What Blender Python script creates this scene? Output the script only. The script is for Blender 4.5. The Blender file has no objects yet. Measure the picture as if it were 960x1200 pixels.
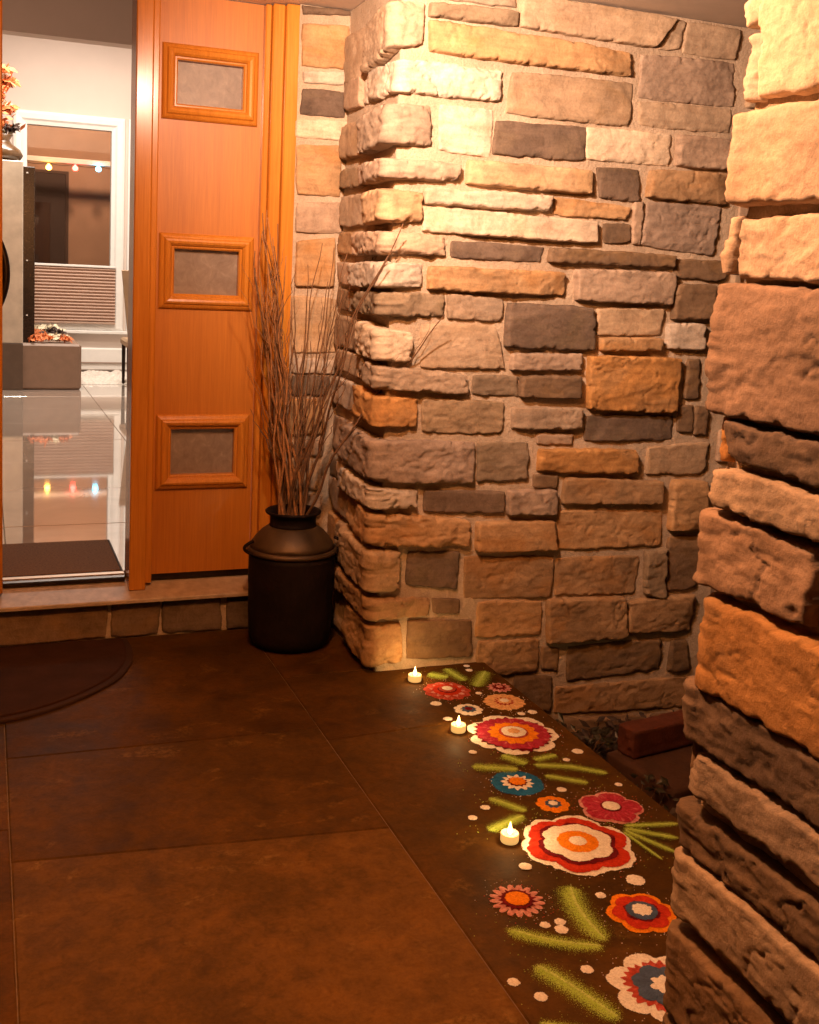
import bpy, math, random
import numpy as np
from mathutils import Vector, Matrix

random.seed(7)
scene = bpy.context.scene
COL = scene.collection

# ---------------------------------------------------------------- camera
cam_data = bpy.data.cameras.new("camera")
cam_data.sensor_fit = 'VERTICAL'
cam_data.sensor_height = 24.0
cam_data.sensor_width = 19.2
cam_data.lens = 24.0 * 1274.856 / 1200.0
cam_data.shift_y = -121.897 / 1200.0
cam_data.clip_start = 0.02
cam_data.clip_end = 500.0
cam = bpy.data.objects.new("camera", cam_data)
COL.objects.link(cam)
YAW, PITCH, ROLL, EYE = 0.3766063, 0.1216268, 0.0453861, 1.38
fwd = Vector((math.sin(YAW) * math.cos(PITCH), math.cos(YAW) * math.cos(PITCH), -math.sin(PITCH)))
right = Vector((math.cos(YAW), -math.sin(YAW), 0))
up = right.cross(fwd)
r_ = math.cos(ROLL) * right + math.sin(ROLL) * up
u_ = -math.sin(ROLL) * right + math.cos(ROLL) * up
cam.matrix_world = Matrix(((r_.x, u_.x, -fwd.x, 0), (r_.y, u_.y, -fwd.y, 0), (r_.z, u_.z, -fwd.z, EYE), (0, 0, 0, 1)))
scene.camera = cam

# ---------------------------------------------------------------- night sky
world = bpy.data.worlds.new("World")
scene.world = world
world.use_nodes = True
wn = world.node_tree
wn.nodes.clear()
sky = wn.nodes.new("ShaderNodeTexSky")
sky.sky_type = 'NISHITA'
sky.sun_disc = False
sky.sun_elevation = math.radians(-4)
sky.sun_rotation = math.radians(200)
bg = wn.nodes.new("ShaderNodeBackground")
bg.inputs[1].default_value = 0.02
wo = wn.nodes.new("ShaderNodeOutputWorld")
wn.links.new(sky.outputs[0], bg.inputs[0])
wn.links.new(bg.outputs[0], wo.inputs[0])

# ---------------------------------------------------------------- lamps of the place, and added fill lights
def lamp(name, kind, loc, power, color, **kw):
    d = bpy.data.lights.new(name, kind)
    d.energy = power
    d.color = color
    for k, v in kw.items():
        setattr(d, k, v)
    o = bpy.data.objects.new(name, d)
    o.location = loc
    COL.objects.link(o)
    return o

# porch ceiling lamp above the frame, shaped to the wall; pillar spot and amber fill added;
# then the hall and room lamps, and an added light on the fireplace column
def aim(o, target):
    o.rotation_euler = (Vector(target) - o.location).to_track_quat('-Z', 'Y').to_euler()
aim(lamp("porch_wall_spot", 'SPOT', (0.70, 2.36, 2.22), 300, (1.0, 0.71, 0.53), shadow_soft_size=0.028, spot_size=math.radians(112), spot_blend=1.0), (1.66, 3.40, 2.02))
aim(lamp("pillar_fill_spot", 'SPOT', (0.35, 1.75, 2.22), 60, (1.0, 0.76, 0.58), shadow_soft_size=0.028, spot_size=math.radians(105), spot_blend=1.0), (1.10, 1.36, 1.78))
lamp("amber_fill_light", 'POINT', (0.40, 1.85, 2.18), 112, (1.0, 0.39, 0.115), shadow_soft_size=0.03)
room_lamp = lamp("room_lamp", 'AREA', (1.0, 10.2, 3.85), 135, (1.0, 0.88, 0.76), shape='RECTANGLE', size=1.6, size_y=0.6)
hall_lamp = lamp("hall_lamp", 'AREA', (0.1, 6.2, 3.6), 15, (1.0, 0.60, 0.40), shape='DISK', size=0.5)
column_fill_light = lamp("column_fill_light", 'AREA', (0.35, 9.2, 3.75), 60, (1.0, 0.86, 0.68), shape='DISK', size=0.4)

vs = scene.view_settings
vs.view_transform = 'Standard'
vs.look = 'None'
vs.gamma = 1.0
vs.use_curve_mapping = False
vs.exposure = 0.0
scene.render.engine = 'CYCLES'
scene.cycles.max_bounces = 6
scene.cycles.diffuse_bounces = 3
scene.cycles.use_adaptive_sampling = True
scene.cycles.adaptive_threshold = 0.012
scene.cycles.transparent_max_bounces = 12
scene.cycles.sample_clamp_indirect = 4.0
scene.cycles.caustics_reflective = False
scene.cycles.caustics_refractive = False
scene.cycles.use_denoising = True

# ---------------------------------------------------------------- numpy noise
def _hash(ix, iy, iz):
    with np.errstate(over='ignore'):
        n = (ix.astype(np.int64) * 374761393 + iy.astype(np.int64) * 668265263 + iz.astype(np.int64) * 2147483647 + 144665) & 0xFFFFFFFF
        n = ((n ^ (n >> 13)) * 1274126177) & 0xFFFFFFFF
        n = ((n ^ (n >> 16)) * 2246822519) & 0xFFFFFFFF
        n = n ^ (n >> 13)
    return (n & 0xFFFFFF).astype(float) / 0xFFFFFF * 2 - 1

def vnoise(x, y, z):
    x, y, z = np.broadcast_arrays(np.asarray(x, float), np.asarray(y, float), np.asarray(z, float))
    ix, iy, iz = np.floor(x), np.floor(y), np.floor(z)
    fx, fy, fz = x - ix, y - iy, z - iz
    fx = fx * fx * (3 - 2 * fx); fy = fy * fy * (3 - 2 * fy); fz = fz * fz * (3 - 2 * fz)
    out = 0
    for dx in (0, 1):
        for dy in (0, 1):
            for dz in (0, 1):
                w = (fx if dx else 1 - fx) * (fy if dy else 1 - fy) * (fz if dz else 1 - fz)
                out = out + w * _hash(ix + dx, iy + dy, iz + dz)
    return out

def fbm(x, y, z, oct=4, gain=0.5):
    a, s, f = 1.0, 0, 1.0
    for _ in range(oct):
        s = s + a * vnoise(np.asarray(x) * f, np.asarray(y) * f, np.asarray(z) * f + 17.3 * f)
        a *= gain; f *= 2.03
    return s

# ---------------------------------------------------------------- object helpers
def tag(o, label, cat, group=None):
    o["label"] = label
    o["category"] = cat
    o["kind"] = "thing"
    if group:
        o["group"] = group
    return o

def thing(name, loc, label, cat, group=None):
    o = bpy.data.objects.new(name, None)
    o.empty_display_size = 0.05
    o.location = loc
    COL.objects.link(o)
    return tag(o, label, cat, group)

WORLD = {}
def wloc(o):
    return WORLD.get(o.name, Vector(o.location))

def mesh_obj(name, verts, faces, material, parent=None, smooth=False, origin=None, kind=None):
    """verts in world metres; the object's origin goes to the middle of its base"""
    v = np.asarray(verts, float)
    if origin is None:
        lo, hi = v.min(0), v.max(0)
        origin = np.array([(lo[0] + hi[0]) / 2, (lo[1] + hi[1]) / 2, lo[2]])
    me = bpy.data.meshes.new(name)
    me.from_pydata((v - origin).tolist(), [], faces)
    if smooth:
        me.polygons.foreach_set("use_smooth", [True] * len(me.polygons))
    me.materials.append(material)
    me.update()
    o = bpy.data.objects.new(name, me)
    COL.objects.link(o)
    ov = Vector(origin.tolist() if hasattr(origin, 'tolist') else origin)
    if parent is not None:
        o.parent = parent
        o.location = ov - wloc(parent)
    else:
        o.location = ov
    WORLD[o.name] = ov
    if kind:
        o["kind"] = kind
    return o

class MB:
    """collects simple shapes in world coordinates"""
    def __init__(self):
        self.v, self.f = [], []
    def add(self, v, f):
        n = len(self.v)
        self.v += [tuple(p) for p in v]
        self.f += [tuple(i + n for i in q) for q in f]
        return self
    def box(self, x0, x1, y0, y1, z0, z1, c=0.0):
        """box with chamfered edges"""
        if c <= 0:
            v = [(x, y, z) for x in (x0, x1) for y in (y0, y1) for z in (z0, z1)]
            f = [(0, 1, 3, 2), (4, 6, 7, 5), (0, 4, 5, 1), (2, 3, 7, 6), (0, 2, 6, 4), (1, 5, 7, 3)]
            return self.add(v, f)
        X, Y, Z = (x0, x1), (y0, y1), (z0, z1)
        v, idx = [], {}
        for i in (0, 1):
            for j in (0, 1):
                for k in (0, 1):
                    sx, sy, sz = (1, -1)[i], (1, -1)[j], (1, -1)[k]
                    p = np.array([X[i], Y[j], Z[k]], float)
                    for a in range(3):
                        q = p.copy()
                        for b in range(3):
                            if b != a:
                                q[b] += (sx, sy, sz)[b] * c
                        idx[(i, j, k, a)] = len(v); v.append(tuple(q))
        f = []
        for i in (0, 1): f.append([idx[(i, 0, 0, 0)], idx[(i, 1, 0, 0)], idx[(i, 1, 1, 0)], idx[(i, 0, 1, 0)]])
        for j in (0, 1): f.append([idx[(0, j, 0, 1)], idx[(1, j, 0, 1)], idx[(1, j, 1, 1)], idx[(0, j, 1, 1)]])
        for k in (0, 1): f.append([idx[(0, 0, k, 2)], idx[(1, 0, k, 2)], idx[(1, 1, k, 2)], idx[(0, 1, k, 2)]])
        for i in (0, 1):
            for j in (0, 1): f.append([idx[(i, j, 0, 0)], idx[(i, j, 1, 0)], idx[(i, j, 1, 1)], idx[(i, j, 0, 1)]])
            for k in (0, 1): f.append([idx[(i, 0, k, 0)], idx[(i, 1, k, 0)], idx[(i, 1, k, 2)], idx[(i, 0, k, 2)]])
        for j in (0, 1):
            for k in (0, 1): f.append([idx[(0, j, k, 1)], idx[(1, j, k, 1)], idx[(1, j, k, 2)], idx[(0, j, k, 2)]])
        for i in (0, 1):
            for j in (0, 1):
                for k in (0, 1): f.append([idx[(i, j, k, a)] for a in range(3)])
        return self.add(v, f)
    def lathe(self, prof, cx, cy, seg=32, z0=0.0, dent=0.0):
        n = len(self.v)
        for r, z in prof:
            for k in range(seg):
                a = 2 * math.pi * k / seg
                q = r
                if dent and r > 0.02:
                    q = r + dent * float(fbm(math.cos(a) * 2.2, math.sin(a) * 2.2, z * 13 + 4.0, 3))
                self.v.append((cx + q * math.cos(a), cy + q * math.sin(a), z0 + z))
        for i in range(len(prof) - 1):
            for k in range(seg):
                k2 = (k + 1) % seg
                self.f.append((n + i * seg + k, n + i * seg + k2, n + (i + 1) * seg + k2, n + (i + 1) * seg + k))
        if prof[0][0] > 1e-6:
            self.f.append(tuple(n + k for k in range(seg))[::-1])
        if prof[-1][0] > 1e-6:
            self.f.append(tuple(n + (len(prof) - 1) * seg + k for k in range(seg)))
        return self
    def tube(self, pts, rad, seg=6, closed=False):
        pts = [Vector(p) for p in pts]
        n = len(self.v); m = len(pts)
        rads = rad if isinstance(rad, (list, tuple)) else [rad] * m
        ref = Vector((0.13, 0.31, 0.94))
        for i, p in enumerate(pts):
            a = pts[(i - 1) % m] if (closed or i > 0) else p
            b = pts[(i + 1) % m] if (closed or i < m - 1) else p
            d = (b - a).normalized()
            if abs(d.dot(ref)) > 0.97: e1 = d.cross(Vector((1, 0, 0))).normalized()
            else: e1 = d.cross(ref).normalized()
            e2 = d.cross(e1)
            for k in range(seg):
                t = 2 * math.pi * k / seg
                self.v.append(tuple(p + rads[i] * (math.cos(t) * e1 + math.sin(t) * e2)))
        for i in range(m if closed else m - 1):
            for k in range(seg):
                k2 = (k + 1) % seg; j = (i + 1) % m
                self.f.append((n + i * seg + k, n + i * seg + k2, n + j * seg + k2, n + j * seg + k))
        if not closed:
            self.f.append(tuple(n + k for k in range(seg))[::-1])
            self.f.append(tuple(n + (m - 1) * seg + k for k in range(seg)))
        return self
    def frame(self, x0, x1, z0, z1, y, prof, facing=-1):
        """mitred picture-frame moulding: prof = [(outward offset, depth towards viewer)]"""
        n = len(self.v); m = len(prof)
        for (cx, cz, sx, sz) in ((x0, z0, -1, -1), (x1, z0, 1, -1), (x1, z1, 1, 1), (x0, z1, -1, 1)):
            for o, d in prof:
                self.v.append((cx + sx * o, y + facing * d, cz + sz * o))
        for c in range(4):
            c2 = (c + 1) % 4
            for i in range(m - 1):
                self.f.append((n + c * m + i, n + c2 * m + i, n + c2 * m + i + 1, n + c * m + i + 1))
        return self
    def build(self, name, material, parent=None, smooth=False, kind=None, origin=None):
        return mesh_obj(name, self.v, self.f, material, parent, smooth, origin, kind)

# ---------------------------------------------------------------- materials
def new_mat(name):
    m = bpy.data.materials.new(name)
    m.use_nodes = True
    nt = m.node_tree
    return m, nt, nt.nodes["Principled BSDF"]

def nd(nt, t, **kw):
    n = nt.nodes.new(t)
    for k, v in kw.items():
        if k.startswith('_'):
            setattr(n, k[1:], v)
        else:
            n.inputs[k].default_value = v
    return n

def ramp(nt, fac, stops):
    n = nt.nodes.new("ShaderNodeValToRGB")
    el = n.color_ramp.elements
    while len(el) < len(stops): el.new(0.5)
    for e, (p, c) in zip(el, stops):
        e.position = p
        e.color = (*c, 1) if len(c) == 3 else c
    nt.links.new(fac, n.inputs[0])
    return n.outputs[0]

def mix(nt, fac, a, b, mode='MIX'):
    n = nt.nodes.new("ShaderNodeMix")
    n.data_type = 'RGBA'; n.blend_type = mode
    for sock, val in ((n.inputs[0], fac), (n.inputs[6], a), (n.inputs[7], b)):
        if isinstance(val, (int, float)): sock.default_value = val
        elif isinstance(val, tuple): sock.default_value = (*val, 1)
        else: nt.links.new(val, sock)
    return n.outputs[2]

def pos(nt, scale=(1, 1, 1), offset_random=False):
    g = nt.nodes.new("ShaderNodeNewGeometry")
    mp = nd(nt, "ShaderNodeMapping", Scale=scale)
    nt.links.new(g.outputs["Position"], mp.inputs[0])
    return mp.outputs[0]

def noise(nt, vec, scale, detail=4, rough=0.55, dist=0.0):
    n = nd(nt, "ShaderNodeTexNoise", Scale=scale, Detail=detail, Roughness=rough, Distortion=dist)
    nt.links.new(vec, n.inputs["Vector"])
    return n.outputs[0]

def math_(nt, op, a, b=0.0, c=None):
    n = nt.nodes.new("ShaderNodeMath"); n.operation = op
    for i, val in enumerate((a, b) if c is None else (a, b, c)):
        if isinstance(val, (int, float)): n.inputs[i].default_value = val
        else: nt.links.new(val, n.inputs[i])
    return n.outputs[0]

def bump(nt, bsdf, height, strength=0.4, dist=0.01, prev=None):
    b = nd(nt, "ShaderNodeBump", Strength=strength, Distance=dist)
    nt.links.new(height, b.inputs["Height"])
    if prev is not None: nt.links.new(prev, b.inputs["Normal"])
    nt.links.new(b.outputs[0], bsdf.inputs["Normal"])
    return b.outputs[0]

def scl(c, k): return tuple(min(1, x * k) for x in c)

def stone_mat(name, col, stain, amount=0.35, rough_k=1.0):
    m, nt, b = new_mat(name)
    p = pos(nt)
    cloud = noise(nt, p, 7.0, 4, 0.6)
    base = ramp(nt, cloud, [(0.30, scl(col, 0.68)), (0.52, col), (0.72, scl(col, 1.22))])
    st = noise(nt, pos(nt, (3.0, 3.0, 5.5)), 1.6, 3, 0.6, 0.6)
    stf = math_(nt, 'MULTIPLY', ramp(nt, st, [(0.5, (0, 0, 0)), (0.66, (1, 1, 1))]), amount)
    c = mix(nt, stf, base, stain)
    strata = noise(nt, pos(nt, (6, 6, 60)), 1.0, 4, 0.6)
    c = mix(nt, 0.35, c, ramp(nt, strata, [(0.3, (0.55, 0.5, 0.46)), (0.6, (1, 1, 1))]), 'MULTIPLY')
    speck = noise(nt, p, 140, 3, 0.7)
    c = mix(nt, 0.28, c, ramp(nt, speck, [(0.32, (0.5, 0.46, 0.42)), (0.55, (1, 1, 1)), (0.8, (1.25, 1.25, 1.25))]), 'MULTIPLY')
    vein = noise(nt, p, 16, 5, 0.7, 1.2)
    c = mix(nt, 0.55, c, ramp(nt, vein, [(0.34, (0.62, 0.57, 0.53)), (0.50, (1, 1, 1)), (0.68, (1.18, 1.16, 1.12))]), 'MULTIPLY')
    oi = nt.nodes.new("ShaderNodeObjectInfo")
    vr = ramp(nt, oi.outputs["Random"], [(0, (0.80, 0.80, 0.82)), (0.5, (1, 0.98, 0.95)), (1, (1.16, 1.10, 1.0))])
    c = mix(nt, 1.0, c, vr, 'MULTIPLY')
    nt.links.new(c, b.inputs["Base Color"])
    b.inputs["Roughness"].default_value = 0.88
    b.inputs["Specular IOR Level"].default_value = 0.25
    b1 = bump(nt, b, noise(nt, p, 55, 6, 0.72, 0.3), 0.5 * rough_k, 0.006)
    bump(nt, b, noise(nt, p, 240, 3, 0.75), 0.28, 0.002, b1)
    return m

STONE = {
    'L': stone_mat("stone_cream", (0.60, 0.49, 0.38), (0.50, 0.35, 0.21), 0.4),
    'T': stone_mat("stone_tan", (0.44, 0.325, 0.225), (0.35, 0.235, 0.14), 0.5),
    'A': stone_mat("stone_honey", (0.47, 0.325, 0.20), (0.40, 0.25, 0.12), 0.5),
    'O': stone_mat("stone_ochre", (0.43, 0.265, 0.135), (0.41, 0.20, 0.065), 0.6),
    'R': stone_mat("stone_rust", (0.43, 0.22, 0.075), (0.32, 0.19, 0.09), 0.6),
    'P': stone_mat("stone_rose_grey", (0.39, 0.285, 0.21), (0.30, 0.21, 0.15), 0.5),
    'G': stone_mat("stone_grey_brown", (0.28, 0.205, 0.135), (0.20, 0.145, 0.08), 0.5),
    'D': stone_mat("stone_slate", (0.155, 0.108, 0.078), (0.20, 0.145, 0.085), 0.4),
    'B': stone_mat("stone_dark_brown", (0.20, 0.13, 0.078), (0.26, 0.15, 0.06), 0.45),
    'M': stone_mat("stone_mauve", (0.275, 0.185, 0.13), (0.33, 0.22, 0.14), 0.45),
    'K': stone_mat("stone_peach", (0.50, 0.39, 0.30), (0.46, 0.32, 0.21), 0.5),
}

def mortar_mat():
    m, nt, b = new_mat("mortar")
    p = pos(nt)
    c = ramp(nt, noise(nt, p, 6, 6, 0.6), [(0.3, (0.42, 0.31, 0.215)), (0.7, (0.60, 0.46, 0.33))])
    c = mix(nt, 0.5, c, ramp(nt, noise(nt, p, 190, 3, 0.7), [(0.35, (0.6, 0.56, 0.52)), (0.6, (1, 1, 1))]), 'MULTIPLY')
    nt.links.new(c, b.inputs["Base Color"])
    b.inputs["Roughness"].default_value = 0.95
    b.inputs["Specular IOR Level"].default_value = 0.15
    b1 = bump(nt, b, noise(nt, p, 60, 6, 0.7), 0.8, 0.010)
    bump(nt, b, noise(nt, p, 330, 3, 0.7), 0.4, 0.003, b1)
    return m
MORTAR = mortar_mat()

def slate_mat(name, tint):
    m, nt, b = new_mat(name)
    p = pos(nt)
    oi = nt.nodes.new("ShaderNodeObjectInfo")
    big = noise(nt, p, 1.7, 6, 0.62, 0.5)
    c = ramp(nt, big, [(0.30, (0.095, 0.066, 0.040)), (0.5, (0.150, 0.100, 0.064)), (0.70, (0.205, 0.135, 0.088))])
    mid = noise(nt, p, 8, 7, 0.65, 0.4)
    c = mix(nt, 0.85, c, ramp(nt, mid, [(0.3, (0.55, 0.56, 0.50)), (0.52, (1, 1, 1)), (0.72, (1.32, 1.24, 1.15))]), 'MULTIPLY')
    c = mix(nt, 0.6, c, ramp(nt, noise(nt, p, 30, 5, 0.7, 0.6), [(0.32, (0.6, 0.6, 0.58)), (0.52, (1, 1, 1)), (0.75, (1.3, 1.28, 1.2))]), 'MULTIPLY')
    fine = noise(nt, p, 120, 4, 0.7)
    c = mix(nt, 0.5, c, ramp(nt, fine, [(0.3, (0.7, 0.7, 0.7)), (0.7, (1.25, 1.25, 1.25))]), 'MULTIPLY')
    # pale dusty scuffs left by feet and powder
    sc = noise(nt, pos(nt, (1, 1.6, 1)), 5.5, 3, 0.5, 0.8)
    sf = math_(nt, 'MULTIPLY', ramp(nt, sc, [(0.61, (0, 0, 0)), (0.68, (1, 1, 1))]), 0.34)
    sf = math_(nt, 'MULTIPLY', sf, ramp(nt, noise(nt, p, 60, 3, 0.7), [(0.4, (0, 0, 0)), (0.6, (1, 1, 1))]))
    c = mix(nt, sf, c, (0.42, 0.34, 0.26))
    vr = ramp(nt, oi.outputs["Random"], [(0, (0.80, 0.86, 0.74)), (0.5, (1, 1, 0.96)), (1, (1.12, 1.03, 1.0))])
    c = mix(nt, 1.0, c, vr, 'MULTIPLY')
    c = mix(nt, 1.0, c, tint, 'MULTIPLY')
    nt.links.new(c, b.inputs["Base Color"])
    rg = ramp(nt, mid, [(0.3, (0.60,) * 3), (0.7, (0.80,) * 3)])
    nt.links.new(rg, b.inputs["Roughness"])
    b.inputs["Specular IOR Level"].default_value = 0.07
    b1 = bump(nt, b, noise(nt, p, 14, 7, 0.6, 0.5), 0.30, 0.008)
    bump(nt, b, fine, 0.22, 0.002, b1)
    return m
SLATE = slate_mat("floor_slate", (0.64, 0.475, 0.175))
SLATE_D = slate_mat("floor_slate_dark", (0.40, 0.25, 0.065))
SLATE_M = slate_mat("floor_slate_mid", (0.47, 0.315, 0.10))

def wood_mat(name, col, dark, gloss=0.3):
    m, nt, b = new_mat(name)
    g = noise(nt, pos(nt, (70, 70, 2.2)), 1.0, 5, 0.6, 0.7)
    c = ramp(nt, g, [(0.3, dark), (0.55, col), (0.8, scl(col, 1.12))])
    c = mix(nt, 0.5, c, ramp(nt, noise(nt, pos(nt, (9, 9, 1.1)), 1.0, 4, 0.5, 0.4), [(0.3, (0.88, 0.84, 0.80)), (0.65, (1.04, 1.04, 1.04))]), 'MULTIPLY')
    c = mix(nt, 0.35, c, ramp(nt, noise(nt, pos(nt, (260, 260, 9)), 1.0, 3, 0.6), [(0.35, (0.72, 0.66, 0.6)), (0.6, (1, 1, 1))]), 'MULTIPLY')
    nt.links.new(c, b.inputs["Base Color"])
    b.inputs["Roughness"].default_value = gloss
    b.inputs["Coat Weight"].default_value = 0.25
    b.inputs["Coat Roughness"].default_value = 0.18
    bump(nt, b, g, 0.06, 0.002)
    return m
WOOD = wood_mat("stained_maple", (0.48, 0.168, 0.016), (0.43, 0.142, 0.012), 0.45)
WOOD_TRIM = wood_mat("stained_maple_trim", (0.56, 0.215, 0.028), (0.48, 0.172, 0.02), 0.22)

def plain(name, col, rough=0.6, metal=0.0, spec=0.5, var=0.12, nscale=14, bstr=0.0, bscale=80, **extra):
    m, nt, b = new_mat(name)
    p = pos(nt)
    c = ramp(nt, noise(nt, p, nscale, 5, 0.6), [(0.3, scl(col, 1 - var)), (0.7, scl(col, 1 + var))])
    nt.links.new(c, b.inputs["Base Color"])
    b.inputs["Roughness"].default_value = rough
    b.inputs["Metallic"].default_value = metal
    b.inputs["Specular IOR Level"].default_value = spec
    if bstr: bump(nt, b, noise(nt, p, bscale, 5, 0.65), bstr, 0.004)
    for k, v in extra.items(): b.inputs[k].default_value = v
    return m

def emit(name, col, strength):
    m, nt, b = new_mat(name)
    b.inputs["Base Color"].default_value = (*col, 1)
    b.inputs["Emission Color"].default_value = (*col, 1)
    b.inputs["Emission Strength"].default_value = strength
    return m

PAINT_CEIL = plain("ceiling_paint", (0.72, 0.62, 0.54), 0.75, var=0.05, bstr=0.08)
WALL_IN = plain("hall_wall_paint", (0.66, 0.545, 0.475), 0.8, var=0.03, nscale=3, bstr=0.05)
WHITE = plain("white_trim_paint", (0.82, 0.79, 0.75), 0.4, var=0.03)
GROUT = plain("floor_grout", (0.15, 0.10, 0.055), 0.95, var=0.3, nscale=60)
TILE = None
SILL = plain("sill_stone", (0.40, 0.29, 0.20), 0.5, var=0.25, nscale=22, bstr=0.15)
BRONZE = plain("dark_bronze", (0.035, 0.022, 0.015), 0.35, 0.7, var=0.3)

# ================================================================ STRUCTURE: house shell and porch
def structure(name, mb, material):
    return mb.build(name, material, kind="structure")

CEIL = 2.342
structure("porch_ceiling", MB().box(-2.4, 3.6, -1.6, 4.1, CEIL, CEIL + 0.1), PAINT_CEIL)
structure("house_wall", MB().box(1.092, 3.6, 4.10, 4.22, -0.5, 3.95).box(-2.4, -0.045, 4.10, 4.22, -0.5, 3.95)
          .box(-0.045, 1.092, 4.10, 4.22, CEIL + 0.002, 3.95), WALL_IN)
structure("hall_wall", MB().box(-2.4, -2.3, 4.22, 12.2, 0.0, 3.95).box(2.6, 2.7, 4.22, 12.2, 0.0, 3.95)
          .box(-2.3, 0.36, 12.02, 12.2, 0.0, 3.95).box(1.33, 1.49, 12.02, 12.2, 0.0, 3.95).box(2.3, 2.6, 12.02, 12.2, 0.0, 3.95)
          .box(0.36, 1.33, 12.02, 12.2, 0.0, 0.72).box(0.36, 1.33, 12.02, 12.2, 2.79, 3.95)
          .box(1.49, 2.3, 12.02, 12.2, 0.0, 0.72).box(1.49, 2.3, 12.02, 12.2, 2.79, 3.95), WALL_IN)
structure("hall_ceiling", MB().box(-2.4, 2.7, 4.22, 12.2, 3.95, 4.05), WALL_IN)
structure("hall_bulkhead", MB().box(-2.3, 2.6, 8.0, 8.14, 2.875, 3.948), WALL_IN)

# ---- hall floor of glossy tiles
def tile_mat():
    m, nt, b = new_mat("polished_tile")
    p = pos(nt)
    c = ramp(nt, noise(nt, p, 2.5, 6, 0.6, 0.6), [(0.3, (0.46, 0.365, 0.305)), (0.7, (0.60, 0.49, 0.415))])
    nt.links.new(c, b.inputs["Base Color"])
    b.inputs["Roughness"].default_value = 0.045
    b.inputs["Coat Weight"].default_value = 1.0
    b.inputs["Coat Roughness"].default_value = 0.03
    bump(nt, b, noise(nt, p, 3.0, 2, 0.5), 0.02, 0.01)
    return m
TILE = tile_mat()
hall_floor = structure("hall_floor", MB().box(-2.3, 2.6, 4.16, 12.05, 0.10, 0.194), GROUT)
tile_v = MB().box(-0.3985, 0.3985, -0.3985, 0.3985, -0.006, 0.006, 0.0015)
tile_me = None
for iy in range(10):
    for ix in range(5):
        cx_, cy_ = -1.115 + 0.8 * ix + 0.0, 4.59 + 0.8 * iy
        if tile_me is None:
            t = mesh_obj("tile", tile_v.v, tile_v.f, TILE, hall_floor, origin=np.array([0, 0, 0.0]))
            tile_me = t.data
        else:
            t = bpy.data.objects.new("tile", tile_me)
            COL.objects.link(t)
            t.parent = hall_floor
        t.location = Vector((cx_, cy_, 0.194 + 0.0005 * ((ix * 3 + iy * 5) % 3 - 1))) - wloc(hall_floor)

# ---- porch floor: slate slabs on a bed of grout
porch_floor = structure("porch_floor", MB().box(-2.4, 1.685, -1.6, 4.02, -0.36, -0.004), GROUT)
def slab(q, z=0.0, mat_=None):
    """q: four (x,y) corners counter-clockwise from near-left"""
    n = 10
    g = 0.0009
    c = np.array(q, float)
    mid = c.mean(0)
    c = c + np.sign(mid - c) * g
    vs, fs = [], []
    levels = [(0.0, -0.05), (0.0, z - 0.0035), (0.0035, z)]
    for ins, zz in levels:
        cc = c + np.sign(mid - c) * ins
        ring = []
        for i in range(4):
            for k in range(n):
                pnt = cc[i] + (cc[(i + 1) % 4] - cc[i]) * k / n
                w = 0.0012 * float(vnoise(pnt[0] * 30, pnt[1] * 30, 3.1)) if ins > 0 else 0
                ring.append((pnt[0] + w, pnt[1] + w, zz))
        vs += ring
    m = 4 * n
    for l in range(2):
        for k in range(m):
            fs.append((l * m + k, l * m + (k + 1) % m, (l + 1) * m + (k + 1) % m, (l + 1) * m + k))
    fs.append(tuple(2 * m + k for k in range(m)))
    mesh_obj("slab", vs, fs, mat_ or SLATE, porch_floor)
def rows(x0, x1, seams, mats="NNNNNN"):
    for i in range(len(seams) - 1):
        a, b_ = seams[i], seams[i + 1]
        slab([(x0, a[0]), (x1, a[1]), (x1, b_[1]), (x0, b_[0])], random.uniform(-0.0008, 0.0008), {'N': SLATE, 'D': SLATE_D, 'M': SLATE_M}[mats[i]])
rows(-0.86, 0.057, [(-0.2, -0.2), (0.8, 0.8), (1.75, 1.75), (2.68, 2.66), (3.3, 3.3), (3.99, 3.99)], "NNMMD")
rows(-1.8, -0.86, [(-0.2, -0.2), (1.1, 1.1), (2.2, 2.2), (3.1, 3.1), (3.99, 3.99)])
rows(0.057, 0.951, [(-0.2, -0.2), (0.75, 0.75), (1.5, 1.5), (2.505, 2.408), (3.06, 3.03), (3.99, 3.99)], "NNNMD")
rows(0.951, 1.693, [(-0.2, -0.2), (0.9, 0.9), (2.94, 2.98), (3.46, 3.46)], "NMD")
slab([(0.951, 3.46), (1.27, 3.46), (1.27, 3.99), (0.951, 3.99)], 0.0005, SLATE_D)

# ---- garden bed beside the porch, below floor level
def soil_mat():
    m, nt, b = new_mat("garden_soil")
    p = pos(nt)
    c = ramp(nt, noise(nt, p, 40, 6, 0.7), [(0.3, (0.018, 0.011, 0.006)), (0.6, (0.05, 0.03, 0.016)), (0.8, (0.09, 0.055, 0.03))])
    nt.links.new(c, b.inputs["Base Color"])
    b.inputs["Roughness"].default_value = 0.95
    bump(nt, b, noise(nt, p, 55, 7, 0.7), 1.0, 0.03)
    return m
gx, gy = np.meshgrid(np.linspace(1.69, 3.6, 60), np.linspace(-1.6, 3.45, 120), indexing='ij')
gz = -0.31 + 0.022 * fbm(gx * 6, gy * 6, 1.0, 4)
gv = np.stack([gx, gy, gz], -1).reshape(-1, 3)
gf = [(i * 120 + j, (i + 1) * 120 + j, (i + 1) * 120 + j + 1, i * 120 + j + 1) for i in range(59) for j in range(119)]
mesh_obj("garden_bed", gv, gf, soil_mat(), smooth=True, kind="structure")
structure("yard_wall", MB().box(-6, 8, 19.6, 19.8, -0.9, 6.0), plain("yard_wall_render", (0.34, 0.22, 0.15), 0.9, var=0.1, nscale=3))
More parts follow.
